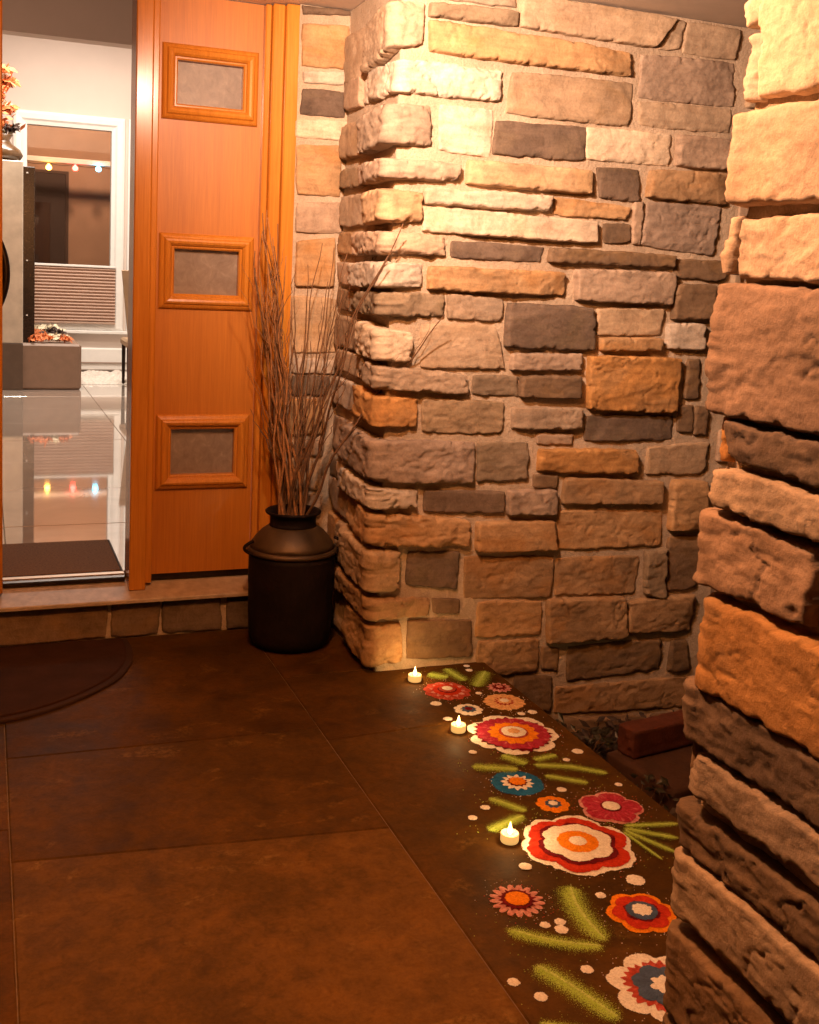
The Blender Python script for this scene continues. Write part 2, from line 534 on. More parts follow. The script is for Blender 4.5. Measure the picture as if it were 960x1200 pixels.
lamp("yard_fill_light", 'AREA', (1.6, 16.6, 5.2), 340, (1.0, 0.62, 0.40), shape='DISK', size=0.6).rotation_euler = (math.radians(38), 0, 0)  # added light, brightens the wall behind the hall window
structure("yard_ground", MB().box(-60, 60, -60, 60, -0.95, -0.91), soil_mat())

# ================================================================ STONEWORK
def edge_coords(L, cell):
    e = [0.0, 0.0018, 0.0045, 0.009, 0.016]
    e = [x for x in e if x < L * 0.35]
    n = max(3, int(round((L - 2 * e[-1]) / cell)))
    mid = np.linspace(e[-1], L - e[-1], n + 1)
    return np.concatenate([e[:-1], mid, [L - x for x in e[:-1]][::-1]]) / L

def stone(parent, quad, p, code, mapper, cell=0.012, rough=1.0, facets=4, round_=0.004, wob=0.0024, grow=0.0042, chip=1.0):
    seed = random.random() * 500
    rnd = random.Random(int(seed * 1000))
    q = np.array(quad, float).reshape(4, 2)
    gs = np.array([[-1, 1], [1, 1], [1, -1], [-1, -1]]) * grow
    q = q + gs
    TL, TR, BR, BL = q
    w = (np.linalg.norm(TR - TL) + np.linalg.norm(BR - BL)) / 2
    h = (np.linalg.norm(TL - BL) + np.linalg.norm(TR - BR)) / 2
    s, t = edge_coords(w, cell), edge_coords(h, cell)
    S, T = np.meshgrid(s, t, indexing='ij')
    A = (BL[0] * (1 - S) + BR[0] * S) * (1 - T) + (TL[0] * (1 - S) + TR[0] * S) * T
    Z = (BL[1] * (1 - S) + BR[1] * S) * (1 - T) + (TL[1] * (1 - S) + TR[1] * S) * T
    a1, b1 = 2 * S - 1, 2 * T - 1
    k = min(round_, 0.2 * min(w, h)) * (np.abs(a1) ** 5) * (np.abs(b1) ** 5)
    A0, Z0 = A.copy(), Z.copy()
    A = A - np.sign(a1) * k + wob * fbm(A0 * 24, Z0 * 24, seed, 4, 0.62)
    Z = Z - np.sign(b1) * k + wob * fbm(A0 * 24, Z0 * 24, seed + 40, 4, 0.62)
    x, y = (S - 0.5) * w, (T - 0.5) * h
    d = np.minimum(np.minimum(S, 1 - S) * w, np.minimum(T, 1 - T) * h)
    d = np.maximum(0, d)
    H = np.full(S.shape, p)
    H = H + rnd.uniform(-0.012, 0.012) * x + rnd.uniform(-0.02, 0.02) * y
    for _ in range(facets):          # chipped flats along edges and corners
        an = rnd.uniform(0, 2 * math.pi)
        cx_, sy_ = math.cos(an), math.sin(an)
        sup = abs(cx_) * w / 2 + abs(sy_) * h / 2
        d0 = sup * rnd.uniform(0.45, 0.92)
        H = np.minimum(H, p + 0.001 - rnd.uniform(0.04, 0.30) * chip * (cx_ * x + sy_ * y - d0))
    H = np.maximum(H, 0.5 * p)
    n1 = fbm(A0 * 5, Z0 * 15, seed + 9, 4, 0.55) * 1.8
    ter = (np.floor(n1) + np.clip((n1 - np.floor(n1)) * 9.0 - 4.0, 0, 1)) / 1.8     # split ledges
    H = H + rough * (0.0034 * ter + 0.0014 * fbm(A0 * 34, Z0 * 60, seed + 70, 4, 0.65))
    cr = fbm(A0 * 5.5 + 3, Z0 * 8.5, seed + 130, 4, 0.6)
    mk = np.clip(fbm(A0 * 4, Z0 * 4, seed + 170, 2) * 4 - 0.6, 0, 1)
    H = H - 0.005 * rough * mk * np.exp(-(cr / 0.045) ** 2)                              # hairline cracks
    H = np.maximum(H, 0.004)
    nib = np.clip(fbm(A0 * 38, Z0 * 38, seed + 210, 3, 0.6), 0, 1)
    prof = 1 - np.exp(-np.maximum(d - 0.0075 * nib * chip, 0.0006) / 0.0013)      # sharp arris with nibbled edges
    H = H * prof
    H[0, :] = H[-1, :] = -0.014
    H[:, 0] = H[:, -1] = -0.014
    P = mapper(A, Z, H)
    ns, ntt = S.shape
    I = np.arange(ns * ntt).reshape(ns, ntt)
    F = np.stack([I[:-1, :-1], I[1:, :-1], I[1:, 1:], I[:-1, 1:]], -1).reshape(-1, 4)
    return mesh_obj("stone", P.reshape(-1, 3), F.tolist(), STONE[code], parent, smooth=True)

def sstep(x):
    x = np.clip(x, 0, 1)
    return x * x * (3 - 2 * x)

def map_front(Y0):
    return lambda a, z, h: np.stack([a, Y0 - h, z], -1)
def map_left(X0):
    return lambda b, z, h: np.stack([X0 - h, b, z], -1)
def map_corner(Xa, Ya, r=0.014):
    def f(a, z, h):
        q = a - Xa
        k = sstep((q + r) / (2 * r))
        nx, ny = -(1 - k), -k
        l = np.hypot(nx, ny)
        h2 = h * (1 + 0.18 * np.exp(-(q / r) ** 2))
        return np.stack([Xa + np.maximum(q, 0) + h2 * nx / l, Ya + np.maximum(-q, 0) + h2 * ny / l, z], -1)
    return f
def map_pillar(Xa, Ya, r=0.011):
    def f(a, z, h):           # a>0 runs towards the viewer along the left face, a<0 along the far end
        k = sstep((a + r) / (2 * r))
        nx, ny = -k, (1 - k)
        l = np.hypot(nx, ny)
        h2 = h * (1 + 0.18 * np.exp(-(a / r) ** 2))
        return np.stack([Xa + np.maximum(-a, 0) + h2 * nx / l, Ya - np.maximum(a, 0) + h2 * ny / l, z], -1)
    return f

def mortar(parent, a0, a1, z0, z1, mapper, cell=0.014, amp=0.0035):
    na, nz = int((a1 - a0) / cell) + 2, int((z1 - z0) / cell) + 2
    A, Z = np.meshgrid(np.linspace(a0, a1, na), np.linspace(z0, z1, nz), indexing='ij')
    P = mapper(A, Z, amp * fbm(A * 11, Z * 11, a0 * 3 + 5, 4, 0.55))
    I = np.arange(na * nz).reshape(na, nz)
    F = np.stack([I[:-1, :-1], I[1:, :-1], I[1:, 1:], I[:-1, 1:]], -1).reshape(-1, 4)
    return mesh_obj("mortar", P.reshape(-1, 3), F.tolist(), MORTAR, parent, smooth=True)

def table(txt):
    for ln in txt.strip().splitlines():
        yield ln[0], [int(v) / 1000 for v in ln[1:].split(',')]

# each row: colour letter, then x,z of the four face corners in mm (top left, top right, bottom right, bottom left)
FRONT = """
T1358,2328,1667,2337,1673,2290,1367,2283
G1365,2264,1677,2274,1680,2228,1361,2221
T1685,2353,2317,2329,2222,2221,1693,2227
T2317,2323,2350,2324,2333,2230,2240,2217
T2361,2325,2596,2327,2576,2216,2349,2217
O1361,2210,2126,2192,2132,2111,1370,2109
A1674,2079,2152,2090,2143,1938,1660,1940
P2178,2192,2577,2207,2589,2049,2180,2042
T2181,2031,2579,2039,2579,1956,2192,1946
L1977,1923,2323,1928,2326,1816,1982,1813
P2353,1930,2586,1926,2581,1820,2355,1818
D1626,1912,1974,1920,1972,1806,1617,1801
L1415,1947,1609,1944,1608,1789,1419,1798
A1524,1773,2005,1773,2004,1693,1522,1694
L1374,1672,1849,1674,1846,1621,1376,1619
O1865,1675,2176,1657,2155,1613,1866,1613
L1368,1610,2033,1597,2038,1522,1372,1527
B2068,1593,2181,1596,2183,1533,2077,1524
D2025,1787,2198,1791,2207,1680,2047,1684
O2248,1795,2582,1805,2586,1692,2238,1697
P2189,1676,2228,1681,2223,1529,2194,1530
P2250,1683,2568,1682,2546,1501,2230,1526
D1482,1499,1834,1499,1824,1446,1482,1444
B1861,1498,2373,1493,2369,1449,1854,1447
O1402,1412,1922,1411,1920,1330,1400,1335
P1965,1428,2379,1431,2374,1315,1970,1317
B2385,1481,2614,1485,2613,1412,2384,1412
B2390,1391,2565,1391,2553,1266,2382,1261
T1476,1323,1686,1310,1681,1236,1481,1237
D1707,1299,2045,1292,2064,1139,1700,1144
T2066,1289,2349,1298,2343,1200,2074,1194
O2085,1185,2344,1188,2344,1143,2085,1139
L2369,1242,2536,1246,2534,1147,2369,1153
T1387,1217,1662,1218,1708,1070,1389,1069
P1731,1121,2008,1125,2009,1067,1728,1064
B1770,1043,2007,1045,2010,962,1771,968
G1591,1042,1760,1043,1768,971,1588,979
R2040,1120,2433,1116,2432,910,2048,924
B2472,1110,2529,1111,2532,962,2466,965
B2449,933,2515,936,2516,831,2446,839
B2523,933,2581,929,2576,824,2521,825
G1400,961,1709,949,1712,840,1406,846
T1747,931,2023,930,2025,852,1745,855
D2053,899,2426,897,2426,806,2046,808
P1851,836,1995,831,1994,796,1854,798
G1621,805,1819,805,1821,672,1626,668
R1865,780,2271,770,2279,679,1861,699
A2326,778,2598,797,2586,671,2324,678
B1851,684,1945,681,1942,634,1850,643
O1974,674,2394,647,2394,561,1970,576
O2440,652,2597,641,2599,450,2438,457
D1426,641,1735,628,1733,550,1426,568
P1745,631,1939,628,1941,539,1750,547
O1631,521,1939,514,1954,405,1634,415
O1962,548,2408,531,2412,398,1965,404
D1373,423,1571,415,1565,279,1372,310
O1592,396,1949,376,1952,225,1597,243
O1963,372,2320,360,2309,214,1966,230
G2345,375,2432,387,2442,188,2352,211
B2445,423,2593,430,2589,219,2452,211
B1475,251,1581,241,1580,191,1481,198
B1385,178,1635,158,1640,25,1389,38
O1655,226,1911,212,1912,85,1652,97
O1664,77,1910,69,1911,-55,1661,-54
O1932,217,2261,207,2281,45,1943,50
O2281,186,2579,196,2577,48,2291,65
B1926,35,1995,23,1994,-59,1929,-50
B2035,26,2448,25,2451,-96,2037,-107
B2500,13,2568,8,2584,-119,2488,-109
O1999,-129,2618,-146,2622,-270,1998,-229
B1820,-63,1977,-84,1980,-220,1808,-202
B2008,-257,2404,-281,2416,-421,2018,-406
B2428,-283,2768,-296,2782,-448,2440,-424
"""
CORNER = """
T1142,2239,1340,2259,1338,2125,1152,2067
L1231,2070,1634,2076,1627,1975,1230,1966
T1171,1906,1380,1937,1387,1809,1176,1785
P1195,1760,1492,1756,1492,1700,1201,1692
A1167,1649,1361,1654,1363,1557,1160,1539
P1173,1523,1455,1514,1459,1449,1176,1444
L1153,1420,1376,1419,1371,1340,1145,1340
G1187,1319,1465,1320,1460,1245,1190,1246
L1165,1212,1344,1191,1349,1090,1167,1099
T1198,1077,1560,1046,1564,980,1201,1000
R1142,979,1381,963,1379,863,1146,879
P1169,839,1603,810,1605,661,1183,708
L1154,680,1396,644,1393,584,1206,594
O1176,580,1599,530,1602,435,1191,462
A1173,445,1340,433,1338,288,1191,301
O1189,283,1458,256,1454,191,1217,203
O1205,189,1356,174,1366,31,1214,39
"""
STRIP = """
D1087,2404,1265,2428,1266,2325,1094,2307
O1089,2270,1268,2283,1277,2131,1094,2123
L1098,2102,1278,2119,1283,2073,1102,2064
D1100,2042,1257,2046,1264,1953,1090,1949
L1081,1927,1275,1939,1271,1870,1080,1866
O1081,1838,1255,1847,1256,1661,1090,1660
P1091,1628,1273,1637,1268,1526,1088,1519
O1093,1484,1242,1505,1245,1323,1095,1320
A1083,1282,1257,1275,1262,1073,1087,1070
L1087,1048,1263,1041,1258,991,1089,993
D1096,980,1241,978,1234,906,1092,905
O1093,892,1224,886,1222,753,1087,755
P1081,735,1223,727,1222,667,1083,676
T1084,653,1223,647,1224,536,1084,544
P1081,524,1224,512,1221,425,1081,437
O1078,417,1221,404,1222,282,1082,296
B1082,272,1223,258,1224,145,1086,160
T1087,140,1225,124,1225,24,1090,44
"""


wall = thing("stone_wall", (1.9, 3.43, -0.45), "tall rough wall of mixed tan, grey and rust stones beside the wooden door panel", "stone wall")
YF = 3.432
mortar(wall, 1.272 - 0.56, 2.75, -0.5, CEIL - 0.002, map_corner(1.272, YF))
mortar(wall, 2.75, 3.58, -0.5, CEIL - 0.002, map_front(YF), 0.05)
mortar(wall, 1.08, 1.29, -0.02, CEIL - 0.002, map_front(3.992))
PROUD = {'L': 0.017, 'T': 0.016, 'A': 0.018, 'O': 0.018, 'R': 0.022, 'P': 0.018, 'G': 0.016, 'D': 0.015, 'B': 0.015, 'M': 0.03}
ROUGH = {'L': 0.8, 'T': 0.75, 'A': 0.5, 'O': 1.0, 'R': 1.2, 'P': 1.25, 'G': 1.25, 'D': 0.6, 'B': 0.8, 'M': 0.9}
def clampz(q):
    return [min(v, CEIL - 0.006) if i % 2 else v for i, v in enumerate(q)]
STANDOUT = {1, 2, 5, 10, 13, 14, 16, 19, 23, 24, 25, 27, 29, 31, 32, 34, 35, 37, 42, 46, 49, 50, 52, 53, 58, 64, 65}   # stones that stand proud of their neighbours
for k, (code, q) in enumerate(table(FRONT)):
    p = random.uniform(0.027, 0.037) if k in STANDOUT else random.uniform(0.009, 0.016)
    stone(wall, clampz(q), p, code, map_front(YF), 0.0062, ROUGH[code], 3)
ret_fill = []
for code, q in table(CORNER):
    p = random.uniform(0.024, 0.040)
    xl = min(1.290, max(1.252, (q[0] + q[6]) / 2 + p + 0.018))
    L1 = random.choice((0.2, 0.27, 0.34, 0.4))
    tilt = random.uniform(-0.012, 0.012)
    qq = clampz([xl - L1, q[1] + tilt, q[2], q[3], q[4], q[5], xl - L1, q[7] + tilt])
    stone(wall, qq, p, code, map_corner(xl, YF), 0.0056, 1.9, 8, 0.005, 0.003, chip=1.7)
    ret_fill.append((YF + L1 + 0.016, q[1] + tilt, q[7] + tilt))
RETC = "TPAGTOPBATLPGTOBT"
for i, (y0, zt, zb) in enumerate(ret_fill):
    if 3.975 - y0 > 0.08:
        stone(wall, [y0, zt, 3.972, zt + 0.004, 3.972, zb + 0.004, y0, zb], random.uniform(0.014, 0.03), RETC[i % len(RETC)],
              map_left(1.272), 0.012, 1.0)
for code, q in table(STRIP):
    stone(wall, clampz(q), PROUD[code] * random.uniform(0.6, 1.0), code, map_front(3.992), 0.008, 0.7, 2)
# the wall goes on behind the pillar
z = -0.3
while z < 2.2:
    hh = random.uniform(0.10, 0.17)
    x = 2.64 + random.uniform(0, 0.03)
    while x < 3.5:
        ww = random.uniform(0.2, 0.42)
        stone(wall, [x, z + hh, x + ww, z + hh, x + ww, z, x, z], random.uniform(0.014, 0.03), random.choice("TTAOPGBD"), map_front(YF), 0.03, 0.9)
        x += ww + 0.02
    z += hh + 0.02

# ---- the near pillar
pillar = thing("stone_pillar", (1.42, 1.1, 0.0), "near rough stone pillar with big mauve and rust blocks at right edge", "pillar")
XP, YP = 1.125, 1.434
mp = map_pillar(XP, YP)
mortar(pillar, -0.5, 0.66, -0.02, CEIL - 0.002, mp, 0.012, 0.005)
MB().box(XP + 0.012, 1.66, 0.77, YP - 0.012, -0.02, CEIL - 0.003).build("core", MORTAR, pillar)
# (far edge y, near edge y, z bottom, z top, colour, protrusion, tilt, roughness, wraps round the far corner)
PILLAR = [
    (1.400, 0.80, 1.672, 2.020, 'L', 0.046, 0.010, 0.55, 0),
    (1.462, 0.92, 1.516, 1.648, 'K', 0.048, 0.002, 0.45, 1),
    (1.420, 0.86, 1.402, 1.486, 'K', 0.044, 0.000, 0.9, 0),
    (1.466, 0.88, 1.188, 1.384, 'M', 0.050, -0.004, 0.9, 1),
    (1.412, 0.90, 1.118, 1.170, 'D', 0.046, -0.012, 1.0, 0),
    (1.432, 0.84, 1.040, 1.094, 'T', 0.050, -0.006, 0.9, 1),
    (1.462, 1.195, 0.902, 1.014, 'M', 0.048, 0.004, 0.8, 1),
    (1.175, 0.80, 0.912, 1.012, 'G', 0.040, 0.0, 0.9, 0),
    (1.428, 0.82, 0.738, 0.884, 'R', 0.050, -0.006, 0.55, 1),
    (1.462, 0.86, 0.636, 0.724, 'D', 0.046, 0.0, 1.0, 1),
    (1.424, 0.84, 0.548, 0.612, 'T', 0.050, 0.008, 0.8, 1),
    (1.464, 0.86, 0.446, 0.508, 'B', 0.046, 0.004, 1.1, 1),
    (1.456, 0.82, 0.328, 0.430, 'T', 0.050, 0.0, 0.7, 1),
    (1.464, 1.12, 0.140, 0.286, 'B', 0.046, 0.0, 0.6, 1),
    (1.100, 0.80, 0.120, 0.280, 'D', 0.046, 0.0, 0.9, 0),
    (1.462, 0.95, 0.008, 0.122, 'B', 0.044, 0.0, 0.8, 1),
    (0.935, 0.80, 0.010, 0.120, 'G', 0.044, 0.0, 0.8, 0),
    (1.462, 0.84, 2.036, 2.150, 'T', 0.046, 0.0, 0.8, 1),
    (1.462, 0.84, 2.168, 2.328, 'L', 0.046, 0.0, 0.8, 1),
    # small pieces at the far corner
    (1.464, 1.412, 1.790, 1.900, 'L', 0.040, 0.0, 1.2, 1),
    (1.460, 1.412, 1.672, 1.770, 'L', 0.036, 0.0, 1.2, 1),
    (1.468, 1.430, 1.408, 1.492, 'K', 0.044, 0.0, 1.2, 1),
    (1.458, 1.424, 1.110, 1.172, 'R', 0.030, 0.0, 0.6, 1),
    (1.456, 1.444, 1.030, 1.098, 'R', 0.030, 0.0, 0.6, 1),
    (1.470, 1.434, 0.540, 0.620, 'B', 0.034, 0.0, 1.2, 1),
]
for yf, yn, zb, zt, code, p, tilt, rg, wrap in PILLAR:
    p -= 0.015
    a1 = YP - yn
    a0 = (YP - yf) if not wrap else -random.choice((0.16, 0.24, 0.3))
    stone(pillar, [a0, zt, a1, zt + tilt, a1, zb + tilt, a0, zb], p, code, map_pillar(XP, YP + (yf - 1.464 if wrap else 0)), 0.0045, rg * 1.25, 7, 0.004, 0.0030, 0.0075, 0.85)

# ---- the door step: riser stones under a sill
step = thing("door_step", (0.5, 4.0, 0.0), "low stone step with a pale worn sill below the doorway", "step")
mortar(step, -0.9, 1.09, -0.02, 0.138, map_front(4.004), 0.014)
RISER = [('B', (-.62, .13, -.36, .13, -.36, .004, -.62, .004)), ('G', (-.345, .13, 0.02, .13, .02, .004, -.345, .004)),
         ('B', (.032, .131, .425, .13, .418, .004, .034, .006)), ('B', (.442, .129, .612, .128, .610, .006, .44, .005)),
         ('D', (.626, .129, .84, .128, .848, .004, .625, .004)), ('D', (.868, .129, 1.07, .129, 1.07, .004, .87, .004))]
for code, q in RISER:
    stone(step, q, 0.014, code, map_front(4.004), 0.011, 0.6)
prof = [(3.958, .1395), (3.958, .150), (3.961, .1535), (4.090, .181), (4.16, .183), (4.16, .1395)]
def extrude_x(prof, x0, x1):
    n = len(prof)
    v = [(x0, y, z) for y, z in prof] + [(x1, y, z) for y, z in prof]
    f = [(i, (i + 1) % n, n + (i + 1) % n, n + i) for i in range(n)] + [tuple(range(n))[::-1], tuple(range(n, 2 * n))]
    return v, f
MB().add(*extrude_x(prof, -0.9, 1.088)).build("sill", SILL, step)
MB().add(*extrude_x([(4.098, .1845), (4.098, .196), (4.104, .200), (4.128, .2035), (4.128, .1845)], 0.066, 0.498)).build("threshold", BRONZE, step)
MB().add(*extrude_x([(4.129, .1845), (4.129, .207), (4.158, .207), (4.158, .1845)], 0.066, 0.498)).build("threshold_strip", plain("threshold_metal", (0.55, 0.42, 0.32), 0.35, 0.6), step)

# ================================================================ DOOR FRAME WITH SIDE PANEL
frame = thing("entry_sidelight", (0.55, 4.06, 0.183), "orange stained wooden door frame with a side panel of three small windows", "door frame")
Z0, Z1 = 0.186, CEIL - 0.003
def post(x0, x1, y0, y1, name, z0=Z0):
    return MB().box(x0, x1, y0, y1, z0, Z1, 0.004).build(name, WOOD_TRIM, frame)
post(0.503, 0.563, 4.020, 4.159, "mullion", 0.168)
post(0.5635, 0.588, 4.044, 4.155, "stop_bead")
post(0.968, 0.990, 4.046, 4.155, "stop_bead")
post(0.9905, 1.034, 4.022, 4.157, "jamb")
post(1.0345, 1.086, 3.998, 4.159, "casing")
post(-0.040, 0.0635, 4.022, 4.159, "jamb")
WINS = [(1.952, 2.114), (1.269, 1.441), (0.589, 0.770)]
PX0, PX1, YPAN = 0.652, 0.899, 4.078
# flat panel with three openings
xs = [0.5885, PX0 - 0.004, PX1 + 0.004, 0.9675]
zs = [0.212]
for a, b_ in sorted(WINS): zs += [a - 0.004, b_ + 0.004]
zs.append(Z1)
pan = MB()
for i in range(3):
    for j in range(len(zs) - 1):
        if i == 1 and j % 2 == 1: continue
        pan.add([(xs[i], YPAN, zs[j]), (xs[i + 1], YPAN, zs[j]), (xs[i + 1], YPAN, zs[j + 1]), (xs[i], YPAN, zs[j + 1])], [(0, 1, 2, 3)])
for a, b_ in WINS:
    a -= 0.004; b_ += 0.004
    x0, x1, y1 = xs[1], xs[2], YPAN + 0.044
    for (pa, pb) in (((x0, a), (x1, a)), ((x1, a), (x1, b_)), ((x1, b_), (x0, b_)), ((x0, b_), (x0, a))):
        pan.add([(pa[0], YPAN, pa[1]), (pb[0], YPAN, pb[1]), (pb[0], y1, pb[1]), (pa[0], y1, pa[1])], [(0, 1, 2, 3)])
pan.add([(xs[0], YPAN, zs[0]), (xs[3], YPAN, zs[0]), (xs[3], YPAN + 0.04, zs[0]), (xs[0], YPAN + 0.04, zs[0])], [(0, 1, 2, 3)])
pan.build("panel", WOOD, frame)
MB().box(0.589, 0.967, 4.088, 4.15, 0.1845, 0.2115).build("gap_shade_strip", BRONZE, frame)  # dark strip in the gap under the panel, stands for its shade

def glass_mat():
    m, nt, b = new_mat("obscure_glass")
    p = pos(nt)
    gc = ramp(nt, noise(nt, pos(nt, (1, 1, 0.8)), 26, 5, 0.7, 0.8), [(0.32, (0.24, 0.165, 0.115)), (0.6, (0.36, 0.26, 0.19)), (0.75, (0.50, 0.38, 0.29))])
    nt.links.new(gc, b.inputs["Base Color"])
    b.inputs["Roughness"].default_value = 0.42
    b.inputs["Transmission Weight"].default_value = 0.4
    b.inputs["IOR"].default_value = 1.5
    bump(nt, b, noise(nt, p, 60, 2, 0.5, 0.5), 0.06, 0.006)
    return m
GLASS = glass_mat()
MPROF = [(-0.004, -0.03), (-0.004, 0.006), (0.001, 0.011), (0.006, 0.011), (0.009, 0.019), (0.016, 0.026), (0.024, 0.0285),
         (0.031, 0.026), (0.036, 0.019), (0.041, 0.017), (0.047, 0.013), (0.052, 0.006), (0.052, 0.0)]
for k, (a, b_) in enumerate(WINS):
    w = MB().frame(PX0, PX1, a, b_, YPAN, MPROF).build("window", WOOD_TRIM, frame)
    MB().box(PX0 - 0.002, PX1 + 0.002, YPAN + 0.022, YPAN + 0.028, a - 0.002, b_ + 0.002).build("pane", GLASS, w)

# the door itself stands open against the hall
door = thing("open_door", (0.0, 4.18, 0.21), "open wooden entry door seen edge-on with a dark bow handle", "door")
MB().box(-0.048, -0.002, 4.175, 5.03, 0.215, 2.30, 0.003).build("leaf", WOOD, door)
hb = MB()
hp = []
for i in range(15):
    t = i / 14
    hp.append((0.012 + 0.080 * math.sin(math.pi * t) ** 0.7, 4.90, 1.10 + 0.42 * t))
hb.tube(hp, [0.013 + 0.004 * math.sin(math.pi * i / 14) for i in range(15)], 10)
hd = hb.build("handle", BRONZE, door, smooth=True)
MB().box(-0.0015, 0.012, 4.885, 4.915, 1.08, 1.54, 0.003).build("handle_plate", BRONZE, door)

# ================================================================ THE HALL AND ROOM BEHIND THE DOORWAY
def tagged(o, label, cat, group=None): return tag(o, label, cat, group)
MATB = plain("mat_fibre", (0.15, 0.080, 0.042), 0.95, var=0.35, nscale=120, bstr=0.8, bscale=420)
hm = thing("hall_mat", (0.2, 4.4, 0.2), "flat dark brown mat on the hall tiles just inside the doorway", "mat")
MB().box(-0.35, 0.490, 4.172, 4.655, 0.2012, 0.209, 0.002).build("pile", MATB, hm)
edge = MB()
for (x0, x1, y0, y1) in ((-0.36, 0.4995, 4.163, 4.1715), (-0.36, 0.4995, 4.6555, 4.664), (0.4905, 0.4995, 4.1715, 4.6555), (-0.36, -0.3505, 4.1715, 4.6555)):
    edge.box(x0, x1, y0, y1, 0.2012, 0.2065, 0.0015)
edge.build("border", plain("mat_border", (0.04, 0.026, 0.018), 0.8), hm)

def house_window(x0, x1, label, shade):
    z0, z1 = 0.64, 2.868
    w = thing("hall_window", ((x0 + x1) / 2, 11.99, z0), label, "window")
    MB().frame(x0 + 0.10, x1 - 0.10, z0 + 0.10, z1 - 0.10, 12.018, [(-0.04, -0.06), (-0.035, 0.0), (0.0, 0.012), (0.02, 0.03), (0.07, 0.034), (0.095, 0.024), (0.1, 0.0)]).build("frame", WHITE, w)
    MB().box(x0 + 0.06, x1 - 0.06, 12.076, 12.082, z0 + 0.06, z1 - 0.06).build("pane", PANE, w)
    MB().box(x0 - 0.02, x1 + 0.02, 11.94, 12.018, z0 - 0.03, z0 + 0.003, 0.006).build("sill", WHITE, w)
    return w
def pane_mat():
    m, nt, b = new_mat("night_pane")
    tr = nd(nt, "ShaderNodeBsdfTransparent", Color=(0.92, 0.88, 0.84, 1))
    gl = nd(nt, "ShaderNodeBsdfGlossy", Color=(0.9, 0.85, 0.8, 1), Roughness=0.02)
    ms = nd(nt, "ShaderNodeMixShader", Fac=0.07)
    nt.links.new(tr.outputs[0], ms.inputs[1]); nt.links.new(gl.outputs[0], ms.inputs[2])
    nt.links.new(ms.outputs[0], nt.nodes["Material Output"].inputs[0])
    return m
PANE = pane_mat()
house_window(0.29, 1.40, "white framed hall window with a dark night pane and half drawn shade", True)
house_window(1.43, 2.54, "second white framed window hidden by the orange door post", False)
# pleated shade
sh = thing("pleated_shade", (0.85, 11.97, 0.715), "pinkish pleated shade covering the lower half of the hall window", "window shade")
pv, pf = [], []
npl = 17
for i in range(2 * npl + 1):
    z = 0.735 + (1.305 - 0.735) * i / (2 * npl)
    y = 11.975 - (0.022 if i % 2 else 0.0)
    pv += [(0.375, y, z), (1.312, y, z)]
for i in range(2 * npl): pf.append((2 * i, 2 * i + 1, 2 * i + 3, 2 * i + 2))
mesh_obj("pleats", pv, pf, plain("shade_fabric", (0.50, 0.33, 0.25), 0.85, var=0.05), sh)
MB().box(0.372, 1.315, 11.948, 11.985, 1.306, 1.33, 0.004).build("top_rail", WHITE, sh)
MB().box(0.372, 1.315, 11.948, 11.985, 0.713, 0.734, 0.004).build("bottom_rail", plain("shade_rail", (0.45, 0.3, 0.22), 0.6), sh)
# window reflections built as objects in the yard: pale beam, coloured bulbs, dark door
bm_ = thing("beam_reflection", (1.4, 19.0, 2.9), "reflection of a pale horizontal beam above the coloured bulbs, built behind the window", "beam")
MB().box(0.2, 3.4, 18.98, 19.08, 2.935, 3.02, 0.008).build("rail", WHITE, bm_)
for px_ in (0.05, 3.45): MB().box(px_ - 0.05, px_ + 0.05, 18.97, 19.09, -0.9, 3.06, 0.008).build("post", WHITE, bm_)
sl = thing("string_lights_reflection", (1.4, 18.95, 2.85), "string of glowing yellow, red and blue bulbs built behind the hall window as a reflection", "string lights")
MB().tube([(0.3 + 2.6 * t, 18.95, 2.925 - 0.03 * math.sin(math.pi * ((t * 6.4 + 0.3) % 1))) for t in [i / 60 for i in range(61)]], 0.005, 5).build("wire", BRONZE, sl)
for bx, bz, col in ((1.004, 2.855, (1.0, 0.50, 0.08)), (1.417, 2.872, (1.0, 0.06, 0.05)), (1.783, 2.886, (0.08, 0.55, 0.85))):
    MB().lathe([(0.003, -0.05), (0.028, -0.046), (0.046, -0.022), (0.046, 0.004), (0.028, 0.028), (0.016, 0.034), (0.016, 0.05), (0.006, 0.053)], bx, 18.93, 14, bz).build("bulb", emit("bulb_%d" % int(bx * 1000), col, 26), sl, smooth=True)
sd = thing("door_reflection", (1.05, 19.58, -0.9), "reflection of the dark front doorway, built behind the hall window and coloured bulbs", "door")
MB().box(0.60, 1.31, 19.55, 19.598, -0.9, 2.80, 0.006).build("leaf", plain("door_reflection_black", (0.022, 0.010, 0.006), 0.7), sd)
MB().frame(0.60, 1.31, -0.9, 2.80, 19.599, [(0.002, 0.0), (0.002, 0.055), (0.05, 0.055), (0.05, 0.0)]).build("casing", plain("door_reflection_trim", (0.05, 0.026, 0.016), 0.7), sd)
bb = thing("baseboard_heater", (0.6, 11.96, 0.2), "white baseboard heater running along the wall under the hall window", "heater")
MB().box(0.845, 2.58, 11.93, 12.018, 0.225, 0.46, 0.012).build("cover", WHITE, bb)
MB().box(0.845, 2.58, 11.915, 11.929, 0.30, 0.312, 0.002).build("slot_lip", plain("heater_lip", (0.3, 0.2, 0.15), 0.5), bb)
